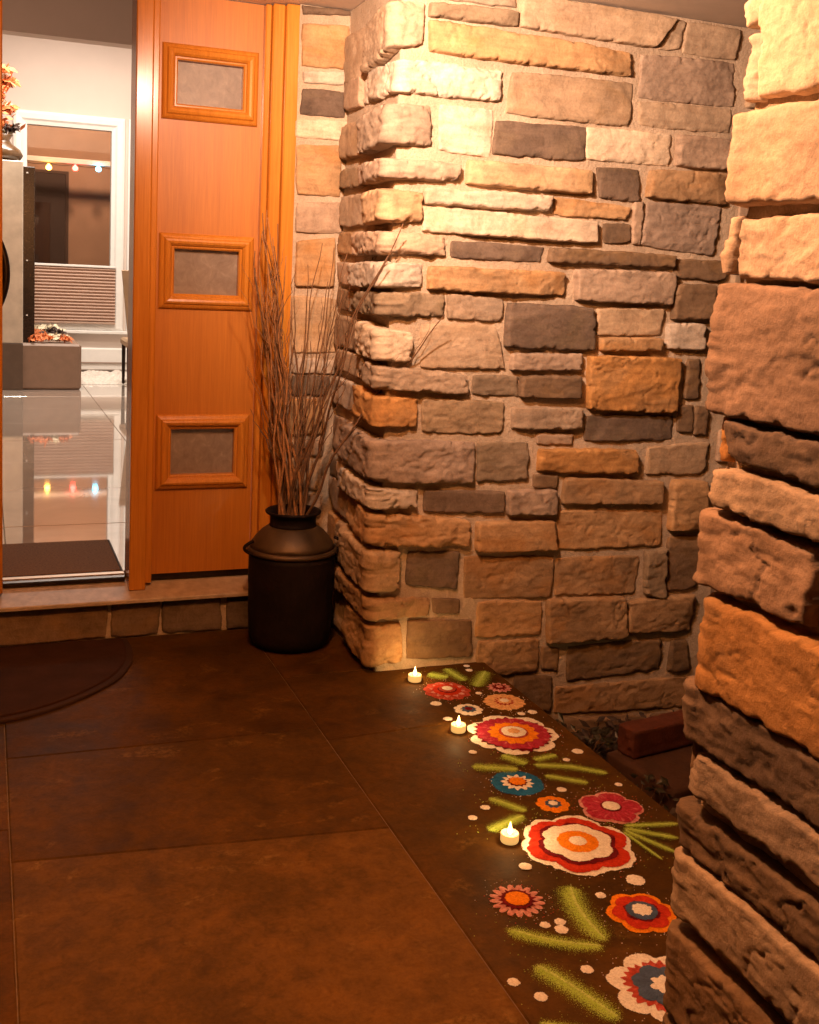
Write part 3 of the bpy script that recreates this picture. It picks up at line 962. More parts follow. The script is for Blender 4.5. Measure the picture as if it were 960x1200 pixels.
# fireplace block with its raised hearth
fp = thing("fireplace", (0.3, 11.0, 0.2), "brown raised hearth block with a tall dark column in the room beyond", "fireplace")
HEARTH = plain("hearth_stone", (0.24, 0.155, 0.11), 0.55, var=0.08, bstr=0.05)
MB().box(-0.6, 0.838, 10.30, 11.86, 0.2012, 0.618, 0.02).build("hearth", HEARTH, fp)
MB().box(-0.6, 0.333, 10.262, 10.98, 0.62, 2.212, 0.006).build("column", plain("column_steel", (0.56, 0.50, 0.42), 0.35, 0.3, var=0.25, nscale=4), fp)
MB().box(-0.6, 0.333, 10.262, 10.298, 0.2012, 0.6195, 0.004).build("kick_panel", plain("kick_panel", (0.10, 0.065, 0.045), 0.5), fp)
dp = MB().box(0.3335, 0.436, 10.40, 10.96, 0.6205, 2.18, 0.004).build("firebox", plain("firebox_black", (0.022, 0.012, 0.008), 0.25, var=0.2), fp)
for z_ in (2.12, 1.35, 0.86): MB().lathe([(0.008, 0), (0.008, 0.01)], 0.37, 10.395, 10, z_).build("rivet", WHITE, fp)
# harvest garland lying on the hearth
def leafy(name, label, cat, base, spots, mats, size, n, seed):
    rr = random.Random(seed)
    root = thing(name, base, label, cat)
    for (cx_, cy_, cz_), mi, sc in spots:
        mb = MB()
        for _ in range(n):
            c = Vector((cx_ + rr.gauss(0, sc), cy_ + rr.gauss(0, sc), cz_ + abs(rr.gauss(0, sc * 0.5))))
            a = Vector((rr.gauss(0, 1), rr.gauss(0, 1), rr.gauss(0, 1))).normalized()
            b_ = a.orthogonal().normalized()
            nn = a.cross(b_)
            s1, s2 = size * rr.uniform(0.6, 1.2), size * rr.uniform(0.35, 0.6)
            mb.add([c - a * s1, c + b_ * s2 + nn * 0.2 * s1, c + a * s1 + nn * 0.25 * s1, c - b_ * s2 + nn * 0.2 * s1, c + nn * 0.05 * s1],
                   [(0, 1, 4), (1, 2, 4), (2, 3, 4), (3, 0, 4)])
        mb.build("leaf_cluster", mats[mi], root, kind="stuff")
    return root
ORL = plain("leaf_orange", (0.70, 0.20, 0.06), 0.6, var=0.3, nscale=30)
CRL = plain("leaf_cream", (0.80, 0.70, 0.50), 0.6, var=0.2, nscale=30)
DKL = plain("leaf_dark", (0.06, 0.03, 0.02), 0.6, var=0.3, nscale=30)
leafy("harvest_garland", "orange and cream harvest garland lying on top of the hearth", "garland", (0.57, 10.7, 0.62),
      [((0.46, 10.40, 0.645), 0, 0.035), ((0.54, 10.42, 0.66), 0, 0.03), ((0.60, 10.44, 0.655), 1, 0.03), ((0.68, 10.45, 0.65), 1, 0.03), ((0.70, 10.42, 0.648), 0, 0.025),
       ((0.60, 10.9, 0.67), 2, 0.045), ((0.66, 10.95, 0.66), 2, 0.03), ((0.50, 11.15, 0.68), 1, 0.05), ((0.62, 11.25, 0.68), 1, 0.05), ((0.48, 10.95, 0.66), 0, 0.04)],
      [ORL, CRL, DKL], 0.035, 46, 3)
# bowl of silk flowers on the column
vs_ = thing("brown_bowl", (0.13, 10.55, 2.214), "round brown glazed bowl on top of the fireplace column", "bowl")
MB().lathe([(0.12, 0.0), (0.19, 0.02), (0.215, 0.06), (0.19, 0.11), (0.12, 0.16), (0.10, 0.19), (0.13, 0.235), (0.11, 0.235), (0.07, 0.18)], 0.125, 10.50, 28, 2.214).build("body", plain("brown_glaze", (0.10, 0.05, 0.02), 0.25, var=0.3), vs_, smooth=True)
leafy("silk_flowers", "tall orange silk flowers standing in the brown bowl", "flowers", (0.13, 10.5, 2.43),
      [((0.12 + 0.05 * math.sin(i * 2.1), 10.5 + 0.05 * math.cos(i * 1.7), 2.46 + 0.058 * i), 0 if i % 4 else 1, 0.05) for i in range(10)] +
      [((0.24, 10.48, 2.50), 2, 0.03), ((0.22, 10.48, 2.90), 0, 0.03), ((0.20, 10.48, 2.66), 0, 0.03)], [ORL, CRL, DKL], 0.05, 40, 5)
# chair half hidden by the door post
ch = thing("dining_chair", (1.5, 10.6, 0.2), "tan upholstered chair beside the window mostly hidden by the door post", "chair")
UPH = plain("tan_upholstery", (0.38, 0.25, 0.15), 0.8, var=0.1, bstr=0.3)
bk = MB()
bk.add([(1.19, 10.30, 1.30), (1.70, 10.30, 1.30), (1.66, 10.36, 0.66), (1.265, 10.36, 0.66), (1.19, 10.36, 1.305), (1.70, 10.36, 1.305), (1.66, 10.44, 0.66), (1.265, 10.44, 0.66)],
       [(0, 1, 2, 3), (4, 7, 6, 5), (0, 4, 5, 1), (1, 5, 6, 2), (2, 6, 7, 3), (3, 7, 4, 0)])
bk.build("backrest", UPH, ch)
MB().box(1.24, 1.68, 10.36, 10.84, 0.585, 0.66, 0.02).build("seat", UPH, ch)
for lx in (1.27, 1.65):
    for ly in (10.40, 10.80):
        MB().tube([(lx, ly, 0.2025), (lx, ly, 0.59)], [0.014, 0.02], 8).build("leg", BRONZE, ch)
rg = thing("fur_rug", (1.1, 11.3, 0.2), "white shaggy rug on the floor under the hall window", "rug")
rx, ry = np.meshgrid(np.linspace(0.86, 2.2, 46), np.linspace(10.78, 11.85, 36), indexing='ij')
rz = 0.225 + 0.022 * fbm(rx * 16, ry * 16, 2.0, 4, 0.7)
rz[0, :] = rz[-1, :] = 0.2015; rz[:, 0] = rz[:, -1] = 0.2015
rxx = rx + 0.012 * fbm(rx * 25, ry * 25, 8.0, 2)
I = np.arange(rx.size).reshape(rx.shape)
mesh_obj("pile", np.stack([rxx, ry, rz], -1).reshape(-1, 3), np.stack([I[:-1, :-1], I[1:, :-1], I[1:, 1:], I[:-1, 1:]], -1).reshape(-1, 4).tolist(),
         plain("white_fur", (0.72, 0.65, 0.58), 0.95, var=0.2, nscale=40, bstr=0.8, bscale=90), rg)

# ================================================================ DOORMAT
dm = thing("doormat", (0.0, 3.7, 0.0), "dark reddish brown half round doormat on the slate before the step", "doormat")
outl = [(0.490, 3.955), (0.497, 3.86), (0.493, 3.779), (0.475, 3.697), (0.426, 3.571), (0.322, 3.454), (0.210, 3.365), (0.10, 3.315), (0.0, 3.296), (-0.10, 3.315), (-0.21, 3.365), (-0.322, 3.454), (-0.426, 3.571), (-0.475, 3.697), (-0.493, 3.779), (-0.497, 3.86), (-0.490, 3.955)]
def smooth_outline(pts, it=2):
    for _ in range(it):
        o = [pts[0]]
        for a, b_ in zip(pts[:-1], pts[1:]):
            o += [(a[0] * .75 + b_[0] * .25, a[1] * .75 + b_[1] * .25), (a[0] * .25 + b_[0] * .75, a[1] * .25 + b_[1] * .75)]
        pts = o + [pts[-1]]
    return pts
outl = smooth_outline(outl)
def prism(pts, z0, z1, inset=0.004):
    n = len(pts); c = np.mean(pts, 0)
    v = [(x, y, z0) for x, y in pts] + [(x, y, z1 - 0.003) for x, y in pts]
    v += [(x + (c[0] - x) * inset * 3, y + (c[1] - y) * inset * 3, z1) for x, y in pts]
    f = [(l * n + i, l * n + (i + 1) % n, (l + 1) * n + (i + 1) % n, (l + 1) * n + i) for l in (0, 1) for i in range(n)]
    f.append(tuple(range(2 * n, 3 * n)))
    return v, f
def coir_mat():
    m, nt, b = new_mat("coir")
    p = pos(nt)
    c = ramp(nt, noise(nt, p, 9, 5, 0.6), [(0.3, (0.042, 0.017, 0.008)), (0.7, (0.066, 0.026, 0.013))])
    c = mix(nt, 0.7, c, ramp(nt, noise(nt, p, 420, 3, 0.7), [(0.3, (0.4, 0.4, 0.4)), (0.7, (1.4, 1.3, 1.2))]), 'MULTIPLY')
    nt.links.new(c, b.inputs["Base Color"])
    b.inputs["Roughness"].default_value = 1.0
    b.inputs["Specular IOR Level"].default_value = 0.1
    bump(nt, b, noise(nt, p, 520, 3, 0.7), 1.0, 0.006)
    return m
dv, df = prism(outl, 0.0015, 0.011)
mesh_obj("backing", dv, df, plain("mat_rubber", (0.035, 0.016, 0.009), 0.95, spec=0.1), dm)
inner = [(x * 0.955, 3.955 - (3.955 - y) * 0.955 - 0.004) for x, y in outl]
dv, df = prism(inner, 0.0112, 0.017)
mesh_obj("pile", dv, df, coir_mat(), dm)

# ================================================================ MILK CAN WITH DRY BRANCHES
CX, CY = 1.060, 3.792
can = thing("milk_can", (CX, CY, 0.0), "old blackened metal milk can with dull bronze shoulder beside the stone corner", "milk can")
CANB = plain("blackened_iron", (0.009, 0.0042, 0.0036), 0.7, 0.0, spec=0.15, var=0.45, nscale=9, bstr=0.35, bscale=70)
CANS = plain("worn_bronze", (0.065, 0.038, 0.018), 0.52, 0.4, var=0.5, nscale=7, bstr=0.2, bscale=50)
MB().lathe([(0.0, 0.002), (0.118, 0.002), (0.138, 0.012), (0.148, 0.03), (0.152, 0.06), (0.154, 0.10), (0.155, 0.14), (0.156, 0.18), (0.157, 0.22), (0.1575, 0.26), (0.158, 0.30), (0.158, 0.33), (0.158, 0.352)], CX, CY, 64, 0.0, 0.0016).build("body", CANB, can, smooth=True)
MB().lathe([(0.158, 0.352), (0.165, 0.355), (0.167, 0.362), (0.164, 0.369), (0.156, 0.372)], CX, CY, 48).build("band", CANS, can, smooth=True)
MB().lathe([(0.156, 0.372), (0.150, 0.388), (0.136, 0.408), (0.116, 0.430), (0.096, 0.444), (0.087, 0.450)], CX, CY, 64, 0.0, 0.0014).build("shoulder", CANS, can, smooth=True)
MB().lathe([(0.087, 0.450), (0.084, 0.456), (0.084, 0.482), (0.090, 0.490), (0.101, 0.497), (0.103, 0.503), (0.098, 0.507), (0.088, 0.502), (0.079, 0.492), (0.078, 0.40), (0.0, 0.40)], CX, CY, 40).build("neck", CANB, can, smooth=True)
for sx in (-1, 1):
    hp = []
    for i in range(13):
        t = math.pi * (i / 12)
        hp.append((CX + sx * (0.152 + 0.034 * math.sin(t)), CY - 0.03 + 0.0 * sx, 0.352 + 0.052 * (i / 12)))
    hp = [(x, y + 0.0, z) for x, y, z in hp]
    MB().tube(hp, 0.0062, 8).build("handle", CANB, can, smooth=True)

br = thing("branch_bunch", (CX, CY, 0.41), "tall bunch of thin dry curly branches standing in the milk can", "branches")
BARK1 = plain("bark_brown", (0.13, 0.060, 0.024), 0.8, var=0.4, nscale=60)
BARK2 = plain("bark_rust", (0.27, 0.115, 0.036), 0.75, var=0.4, nscale=60)
def twig_path(a, b_, rr, wig, n=22, bend=(0, 0)):
    a, b_ = Vector(a), Vector(b_)
    ph = [rr.uniform(0, 6.28) for _ in range(4)]
    pts = []
    for i in range(n):
        t = i / (n - 1)
        p = a.lerp(b_, t)
        e = math.sin(math.pi * t) ** 0.6 * 0.7 + 0.3 * t
        p.x += e * wig * (math.sin(ph[0] + t * 9) + 0.5 * math.sin(ph[1] + t * 21)) + bend[0] * math.sin(math.pi * t)
        p.y += e * wig * 0.8 * (math.sin(ph[2] + t * 8) + 0.5 * math.sin(ph[3] + t * 19)) + bend[1] * math.sin(math.pi * t)
        pts.append(p)
    return pts
def branch(tip, y, mat_, rr, wig, r0, forks, bend=(0, 0)):
    a = (CX + rr.uniform(-0.05, 0.05), CY + rr.uniform(-0.05, 0.05), 0.41)
    pts = twig_path(a, (tip[0], y, tip[1]), rr, wig, bend=bend)
    n = len(pts)
    mb = MB().tube(pts, [r0 * (1 - 0.72 * i / (n - 1)) for i in range(n)], 5)
    for _ in range(forks):
        i = rr.randint(int(n * 0.3), n - 5)
        L = rr.uniform(0.12, 0.38) * (1 - 0.5 * i / n)
        dirv = (pts[i + 1] - pts[i - 1]).normalized()
        e = pts[i] + dirv * L + Vector((rr.uniform(-.36, .36), rr.uniform(-.3, .3), rr.uniform(-.05, .1))) * L
        sub = twig_path(pts[i], e, rr, wig * 0.5, 9)
        r1 = r0 * (1 - 0.72 * i / (n - 1)) * 0.6
        mb.tube(sub, [r1 * (1 - 0.6 * k / 8) for k in range(9)], 4)
    mb.build("branch", mat_, br, smooth=True)
rr = random.Random(21)
LEFT = [(0.907, 1.570), (0.946, 1.588), (0.894, 1.496), (0.969, 1.539), (0.929, 1.557), (0.988, 1.426), (0.915, 1.44), (0.95, 1.49), (0.935, 1.36), (0.975, 1.46), (0.96, 1.28), (0.925, 1.51), (0.90, 1.38), (0.94, 1.53), (0.92, 1.33), (0.965, 1.22)]
for k, tp in enumerate(LEFT):
    branch(tp, 3.80 + rr.uniform(-0.07, 0.07), BARK2 if k % 3 else BARK1, rr, 0.017, 0.0060, 4, (-0.012 + rr.uniform(-0.015, 0.015), 0))
RIGHT = [(1.038, 1.338), (1.138, 1.479), (1.170, 1.465), (1.159, 1.342), (1.242, 1.444), (1.222, 1.314), (1.328, 1.436), (1.026, 1.215), (1.045, 1.139), (1.109, 1.125), (1.204, 1.189), (1.08, 1.40)]
for k, tp in enumerate(RIGHT):
    # the outer ones lean forward to clear the wall corner
    y = 3.80 if tp[0] < 1.2 else 3.62
    branch((tp[0] * y / 3.80, tp[1]), y + rr.uniform(-0.03, 0.03), BARK1, rr, 0.012, 0.0050, 2)
for tp, fk in (((1.443, 1.566), 3), ((1.391, 1.445), 2), ((1.631, 1.236), 2)):
    y = 3.33
    k = y / 3.80
    branch((tp[0] * k, 1.38 + (tp[1] - 1.38) * k), y, BARK1, rr, 0.014, 0.0062, fk + 2, (-0.05, 0))

# ================================================================ RANGOLI: flowers, leaves and dots of coloured powder
def powder_mat(name, col, col2=None, fuzz=0.35, streak=0.6, pale=None):
    """grainy powder: speckled, brushed outwards from the middle of each shape, thinning out at its edge"""
    m, nt, b = new_mat(name)
    p = pos(nt)
    g = noise(nt, p, 190, 4, 0.8)
    c2 = col2 if col2 else scl(col, 0.72)
    big = noise(nt, p, 60, 4, 0.7)
    c = ramp(nt, big, [(0.34, c2), (0.62, col)])
    tc = nt.nodes.new("ShaderNodeTexCoord")
    sp = nt.nodes.new("ShaderNodeSeparateXYZ")
    nt.links.new(tc.outputs["Object"], sp.inputs[0])
    ang = math_(nt, 'ARCTAN2', sp.outputs[1], sp.outputs[0])
    cb = nt.nodes.new("ShaderNodeCombineXYZ")
    nt.links.new(math_(nt, 'MULTIPLY', ang, 6.0), cb.inputs[0])
    nt.links.new(math_(nt, 'MULTIPLY', math_(nt, 'ADD', math_(nt, 'ABSOLUTE', sp.outputs[0]), math_(nt, 'ABSOLUTE', sp.outputs[1])), 22.0), cb.inputs[1])
    st = noise(nt, cb.outputs[0], 1.0, 4, 0.7)
    c = mix(nt, streak, c, ramp(nt, st, [(0.36, (0.52, 0.48, 0.46)), (0.55, (1, 1, 1))]), 'MULTIPLY')
    if pale:
        c = mix(nt, math_(nt, 'MULTIPLY', ramp(nt, st, [(0.56, (0, 0, 0)), (0.72, (1, 1, 1))]), 0.55), c, pale)
    c = mix(nt, 0.65, c, ramp(nt, g, [(0.3, (0.5, 0.47, 0.45)), (0.62, (1.12, 1.12, 1.12))]), 'MULTIPLY')
    nt.links.new(c, b.inputs["Base Color"])
    b.inputs["Roughness"].default_value = 1.0
    b.inputs["Specular IOR Level"].default_value = 0.03
    bump(nt, b, g, 0.7, 0.003)
    at = nd(nt, "ShaderNodeAttribute", _attribute_name="e")
    k = math_(nt, 'ADD', at.outputs["Fac"], math_(nt, 'MULTIPLY', math_(nt, 'SUBTRACT', noise(nt, p, 380, 3, 0.75), 0.5), 2.0))
    k = math_(nt, 'GREATER_THAN', k, fuzz)
    tr = nt.nodes.new("ShaderNodeBsdfTransparent")
    ms = nt.nodes.new("ShaderNodeMixShader")
    nt.links.new(k, ms.inputs[0]); nt.links.new(tr.outputs[0], ms.inputs[1]); nt.links.new(b.outputs[0], ms.inputs[2])
    nt.links.new(ms.outputs[0], nt.nodes["Material Output"].inputs[0])
    return m
PW = {
    'white': powder_mat("powder_white", (0.92, 0.90, 0.87), (0.85, 0.80, 0.75), streak=0.12),
    'red': powder_mat("powder_red", (0.58, 0.050, 0.022), (0.42, 0.026, 0.014), streak=0.3),
    'orange': powder_mat("powder_orange", (0.90, 0.30, 0.02), (0.78, 0.22, 0.015), streak=0.35),
    'magenta': powder_mat("powder_magenta", (0.46, 0.042, 0.085), (0.34, 0.025, 0.05), pale=(0.75, 0.38, 0.36)),
    'pink': powder_mat("powder_pink", (0.74, 0.42, 0.40), (0.52, 0.18, 0.17), streak=0.55),
    'peach': powder_mat("powder_peach", (0.86, 0.55, 0.30), (0.74, 0.40, 0.16), pale=(0.88, 0.72, 0.52)),
    'blue': powder_mat("powder_blue", (0.022, 0.145, 0.36), (0.018, 0.11, 0.26), streak=0.2),
    'navy': powder_mat("powder_slate_blue", (0.075, 0.115, 0.22), (0.05, 0.075, 0.14), streak=0.3),
    'maroon': powder_mat("powder_maroon", (0.17, 0.014, 0.02), (0.11, 0.010, 0.014), streak=0.3),
    'brick': powder_mat("powder_brick", (0.50, 0.085, 0.06), (0.36, 0.05, 0.035), pale=(0.74, 0.40, 0.34)),
}
LEAFM = powder_mat("powder_green", (0.40, 0.60, 0.09), (0.48, 0.64, 0.13), 0.62, 0.3)
LEAFV = powder_mat("powder_leaf_vein", (0.66, 0.78, 0.27), (0.54, 0.66, 0.18), 0.62, 0.3)

def set_e(o, e):
    at = o.data.attributes.new("e", 'FLOAT', 'POINT')
    at.data.foreach_set("value", np.asarray(e, float))

def powder_disc(name, cx_, cy_, R, n, depth, mode, ph, z, mat_, parent, seed, fuzz=0.0035, jag=0.02, inner=0.0):
    N = 144
    th = np.linspace(0, 2 * np.pi, N, endpoint=False)
    a = n * (th - ph) / 2
    if mode == 'lobe': rr_ = 1 - depth + depth * np.abs(np.sin(a)) ** 0.62
    elif mode == 'star': rr_ = 1 - depth + depth * np.abs(((a / np.pi) % 1) * 2 - 1)
    elif mode == 'petal': rr_ = 1 - depth + depth * np.abs(np.sin(a)) ** 0.45
    else: rr_ = np.ones(N)
    rr_ = R * (rr_ + jag * fbm(np.cos(th) * 4, np.sin(th) * 4, seed, 4, 0.7))
    rho = [0.0, 0.35, 0.65, 0.85, 0.95, 1.0]
    v, e = [(cx_, cy_, z + 0.0016)], [1.0]
    for r0 in rho[1:]:
        hh = 0.0016 * (1 - r0 ** 4)
        for k in range(N):
            v.append((cx_ + rr_[k] * r0 * math.cos(th[k]), cy_ + rr_[k] * r0 * math.sin(th[k]), z + hh)); e.append(1.0)
    for k in range(N):
        v.append((cx_ + (rr_[k] + fuzz) * math.cos(th[k]), cy_ + (rr_[k] + fuzz) * math.sin(th[k]), z - 0.0002)); e.append(-0.35)
    f = [(0, 1 + k, 1 + (k + 1) % N) for k in range(N)]
    for l in range(len(rho) - 1):
        for k in range(N):
            f.append((1 + l * N + k, 1 + (l + 1) * N + k, 1 + (l + 1) * N + (k + 1) % N, 1 + l * N + (k + 1) % N))
    o = mesh_obj(name, v, f, mat_, parent, smooth=True)
    set_e(o, e)
    return o

def flower(loc, R, layers, label):
    t = thing("rangoli_flower", (loc[0], loc[1], 0.001), label, "powder flower", "powder flowers along the porch edge")
    for i, (nm, k, n, dep, mode, ph, m_) in enumerate(layers):
        powder_disc(nm, loc[0], loc[1], R * k, n, dep, mode, ph, 0.0014 + 0.0019 * i, PW[m_], t, loc[0] * 31 + i * 7 + loc[1],
                    fuzz=0.013 if nm == 'halo' else 0.0065, jag=0.07 if mode in ('star',) else 0.035)
    return t
V = 0.75  # world direction of "up the picture" does not matter much for round flowers
flower((1.508, 2.826), 0.139, [("outline", 1.0, 7, 0.17, 'lobe', 0.2, 'white'), ("petal_tips", 0.86, 28, 0.13, 'star', 0.2, 'maroon'), ("petals", 0.80, 28, 0.07, 'lobe', 0.31, 'magenta'),
       ("glow", 0.56, 14, 0.16, 'star', 0.1, 'orange'), ("ring", 0.30, 1, 0, 'round', 0, 'brick'), ("centre", 0.255, 1, 0, 'round', 0, 'white'), ("eye", 0.12, 9, 0.2, 'star', 0, 'peach')],
       "largest pink and orange powder flower with white scalloped edge, beside the second tealight")
flower((1.368, 2.195), 0.141, [("outline", 1.0, 6, 0.16, 'lobe', 0.55, 'white'), ("petals", 0.91, 6, 0.17, 'lobe', 0.55, 'red'), ("shade", 0.70, 6, 0.17, 'lobe', 0.55, 'maroon'),
       ("corolla", 0.61, 6, 0.16, 'lobe', 0.55, 'white'), ("disc", 0.34, 1, 0, 'round', 0, 'orange'), ("centre", 0.13, 1, 0, 'round', 0, 'white')],
       "large red powder flower with white edge and orange middle, right of the nearest tealight")
flower((1.448, 3.202), 0.077, [("petals", 1.0, 11, 0.12, 'lobe', 0.1, 'brick'), ("highlights", 0.80, 11, 0.35, 'star', 0.35, 'pink'), ("corolla", 0.62, 11, 0.12, 'lobe', 0.2, 'red'), ("ring", 0.38, 1, 0, 'round', 0, 'maroon'), ("disc", 0.33, 1, 0, 'round', 0, 'brick'), ("centre", 0.19, 1, 0, 'round', 0, 'white')],
       "scalloped brick red powder flower next to the farthest tealight")
flower((1.452, 3.037), 0.044, [("petals", 1.0, 9, 0.16, 'lobe', 0.1, 'white'), ("disc", 0.55, 9, 0.25, 'star', 0, 'navy'), ("centre", 0.22, 1, 0, 'round', 0, 'maroon')],
       "small white powder flower with dark blue middle")
flower((1.594, 3.065), 0.066, [("petals", 1.0, 15, 0.10, 'lobe', 0.1, 'peach'), ("disc", 0.50, 13, 0.3, 'star', 0, 'brick'), ("corolla", 0.36, 11, 0.3, 'star', 0.2, 'peach'), ("centre", 0.18, 1, 0, 'round', 0, 'white')],
       "peach coloured scalloped powder flower near the porch edge")
flower((1.634, 3.184), 0.042, [("petals", 1.0, 12, 0.30, 'star', 0.1, 'pink'), ("disc", 0.62, 12, 0.35, 'star', 0.2, 'maroon'), ("centre", 0.22, 6, 0.3, 'star', 0, 'pink')],
       "tiny pink and maroon powder flower at the far end of the porch edge")
flower((1.372, 2.533), 0.066, [("halo", 1.0, 1, 0, 'round', 0, 'blue'), ("corolla", 0.68, 12, 0.30, 'star', 0.1, 'white'), ("ring", 0.40, 12, 0.2, 'star', 0, 'maroon'), ("centre", 0.32, 12, 0.16, 'star', 0, 'orange')],
       "round blue powder flower with white star and orange middle")
flower((1.409, 2.396), 0.043, [("petals", 1.0, 8, 0.17, 'lobe', 0.1, 'orange'), ("disc", 0.50, 8, 0.25, 'star', 0, 'navy'), ("centre", 0.24, 6, 0.2, 'star', 0, 'white')],
       "small orange powder flower with grey blue middle")
flower((1.550, 2.335), 0.086, [("petals", 1.0, 5, 0.20, 'lobe', 0.4, 'pink'), ("petal_fill", 0.90, 5, 0.26, 'lobe', 0.4, 'magenta'), ("disc", 0.30, 1, 0, 'round', 0, 'maroon'), ("centre", 0.24, 1, 0, 'round', 0, 'white')],
       "magenta five petal powder flower beside the porch edge")
fl10 = flower((1.111, 2.019), 0.060, [("petals", 1.0, 17, 0.42, 'petal', 0.1, 'pink'), ("shade", 0.70, 17, 0.4, 'star', 0.28, 'maroon'), ("ring", 0.55, 1, 0, 'round', 0, 'maroon'), ("centre", 0.40, 1, 0, 'round', 0, 'orange')],
       "daisy like pink powder flower with maroon ring and orange middle")
flower((1.357, 1.895), 0.076, [("outline", 1.0, 6, 0.17, 'lobe', 0.3, 'orange'), ("petals", 0.84, 6, 0.20, 'lobe', 0.3, 'red'), ("corolla", 0.52, 6, 0.2, 'star', 0.3, 'maroon'), ("disc", 0.42, 1, 0, 'round', 0, 'navy'), ("centre", 0.27, 9, 0.14, 'star', 0, 'white')],
       "orange edged red powder flower with navy ring next to the near pillar")
flower((1.255, 1.662), 0.108, [("outline", 1.0, 7, 0.22, 'lobe', 0.25, 'white'), ("petals", 0.74, 26, 0.16, 'star', 0.1, 'brick'), ("disc", 0.56, 7, 0.2, 'lobe', 0.25, 'navy'), ("centre", 0.24, 6, 0.35, 'star', 0, 'white')],
       "white and navy powder flower half hidden behind the near pillar")

def ribbon(name, pts, W, z, mat_, parent, n=26, m=9, taper=(0.25, 0.25), grow=1.0):
    P = np.array(pts, float)
    if len(P) == 2: P = np.array([P[0], (P[0] + P[1]) / 2, P[1]])
    t = np.linspace(0, 1, n)
    b0, b1, b2 = (1 - t) ** 2, 2 * t * (1 - t), t ** 2
    C_ = 2 * P[1] - 0.5 * (P[0] + P[2])
    Q = b0[:, None] * P[0] + b1[:, None] * C_ + b2[:, None] * P[2]
    D = np.gradient(Q, axis=0); D /= np.linalg.norm(D, axis=1)[:, None]
    Nn = np.stack([-D[:, 1], D[:, 0]], -1)
    wprof = W * np.clip(np.minimum((t + 0.06) / taper[0], (1.04 - t) / taper[1]), 0.12, 1) ** 0.6
    v, e = [], []
    for i in range(n):
        for j in range(m):
            s = 2 * j / (m - 1) - 1
            x, y = Q[i] + Nn[i] * s * wprof[i]
            v.append((x, y, z + 0.0012 * (1 - s * s)))
            e.append((0.98 - 1.05 * abs(s) ** 0.95) * grow * min(1, 8 * t[i] + 0.15, 8 * (1 - t[i]) + 0.1))
    f = [(i * m + j, i * m + j + 1, (i + 1) * m + j + 1, (i + 1) * m + j) for i in range(n - 1) for j in range(m - 1)]
    o = mesh_obj(name, v, f, mat_, parent, smooth=True)
    set_e(o, e)
    return o
LEAVES = [
    ([(1.440, 3.365), (1.503, 3.307)], 0.030, "green powder leaf just right of the farthest tealight"),
    ([(1.522, 3.404), (1.545, 3.256)], 0.024, "green powder leaf above the brick red flower"),
    ([(1.660, 3.343), (1.550, 3.198)], 0.028, "green powder leaf below the twin white dots at the far end"),
    ([(1.282, 2.662), (1.422, 2.600)], 0.025, "long green powder leaf left above the blue flower"),
    ([(1.404, 2.708), (1.456, 2.624)], 0.024, "short green powder leaf touching the largest flower"),
    ([(1.478, 2.646), (1.571, 2.661)], 0.018, "stubby green powder leaf under the largest flower on its right"),
    ([(1.461, 2.622), (1.592, 2.568)], 0.020, "middle green powder leaf of the trio right of the blue flower"),
    ([(1.549, 2.592), (1.655, 2.506)], 0.019, "green powder leaf reaching farthest towards the porch edge"),
    ([(1.459, 2.556), (1.573, 2.470)], 0.018, "lowest green powder leaf of the trio right of the blue flower"),
    ([(1.253, 2.480), (1.327, 2.372)], 0.020, "upper green powder leaf of the pair above the nearest tealight"),
    ([(1.174, 2.313), (1.314, 2.366)], 0.022, "lower green powder leaf of the pair above the nearest tealight"),
    ([(1.520, 2.241), (1.685, 2.206)], 0.013, "topmost streak of the green powder fan right of the red flower"),
    ([(1.515, 2.234), (1.638, 2.140)], 0.014, "second streak of the green powder fan right of the red flower"),
    ([(1.513, 2.230), (1.588, 2.079)], 0.012, "third streak of the green powder fan right of the red flower"),
    ([(1.510, 2.226), (1.532, 2.059)], 0.007, "thinnest lowest streak of the green powder fan"),
    ([(1.029, 1.937), (1.117, 1.857), (1.223, 1.805)], 0.030, "long green powder leaf forming the lower arm of the big V"),
    ([(1.261, 2.045), (1.224, 1.943), (1.223, 1.805)], 0.040, "broad green powder leaf forming the upper arm of the big V"),
    ([(1.032, 1.809), (1.078, 1.710), (1.121, 1.584)], 0.036, "curved green powder leaf running off the bottom of the picture"),
    ([(0.960, 1.640), (1.010, 1.615), (1.099, 1.564)], 0.020, "green powder smear at the very bottom of the picture"),
]
for k, (pts, W, lab) in enumerate(LEAVES):
    t = thing("rangoli_leaf", (pts[0][0], pts[0][1], 0.001), lab, "powder leaf", "green powder leaves of the rangoli")
    ribbon("blade", pts, W * (1.95 if len(pts) == 3 else 2.5), 0.0012 + 0.0002 * (k % 4), LEAFM, t, grow=0.86)
    if len(pts) == 3:
        ribbon("vein", [(x + 0.004, y + 0.002) for x, y in pts], W * 0.30, 0.0030, LEAFV, t, grow=0.8)
    else:
        ribbon("vein", pts, W * 0.45, 0.0030, LEAFV, t, grow=0.72)

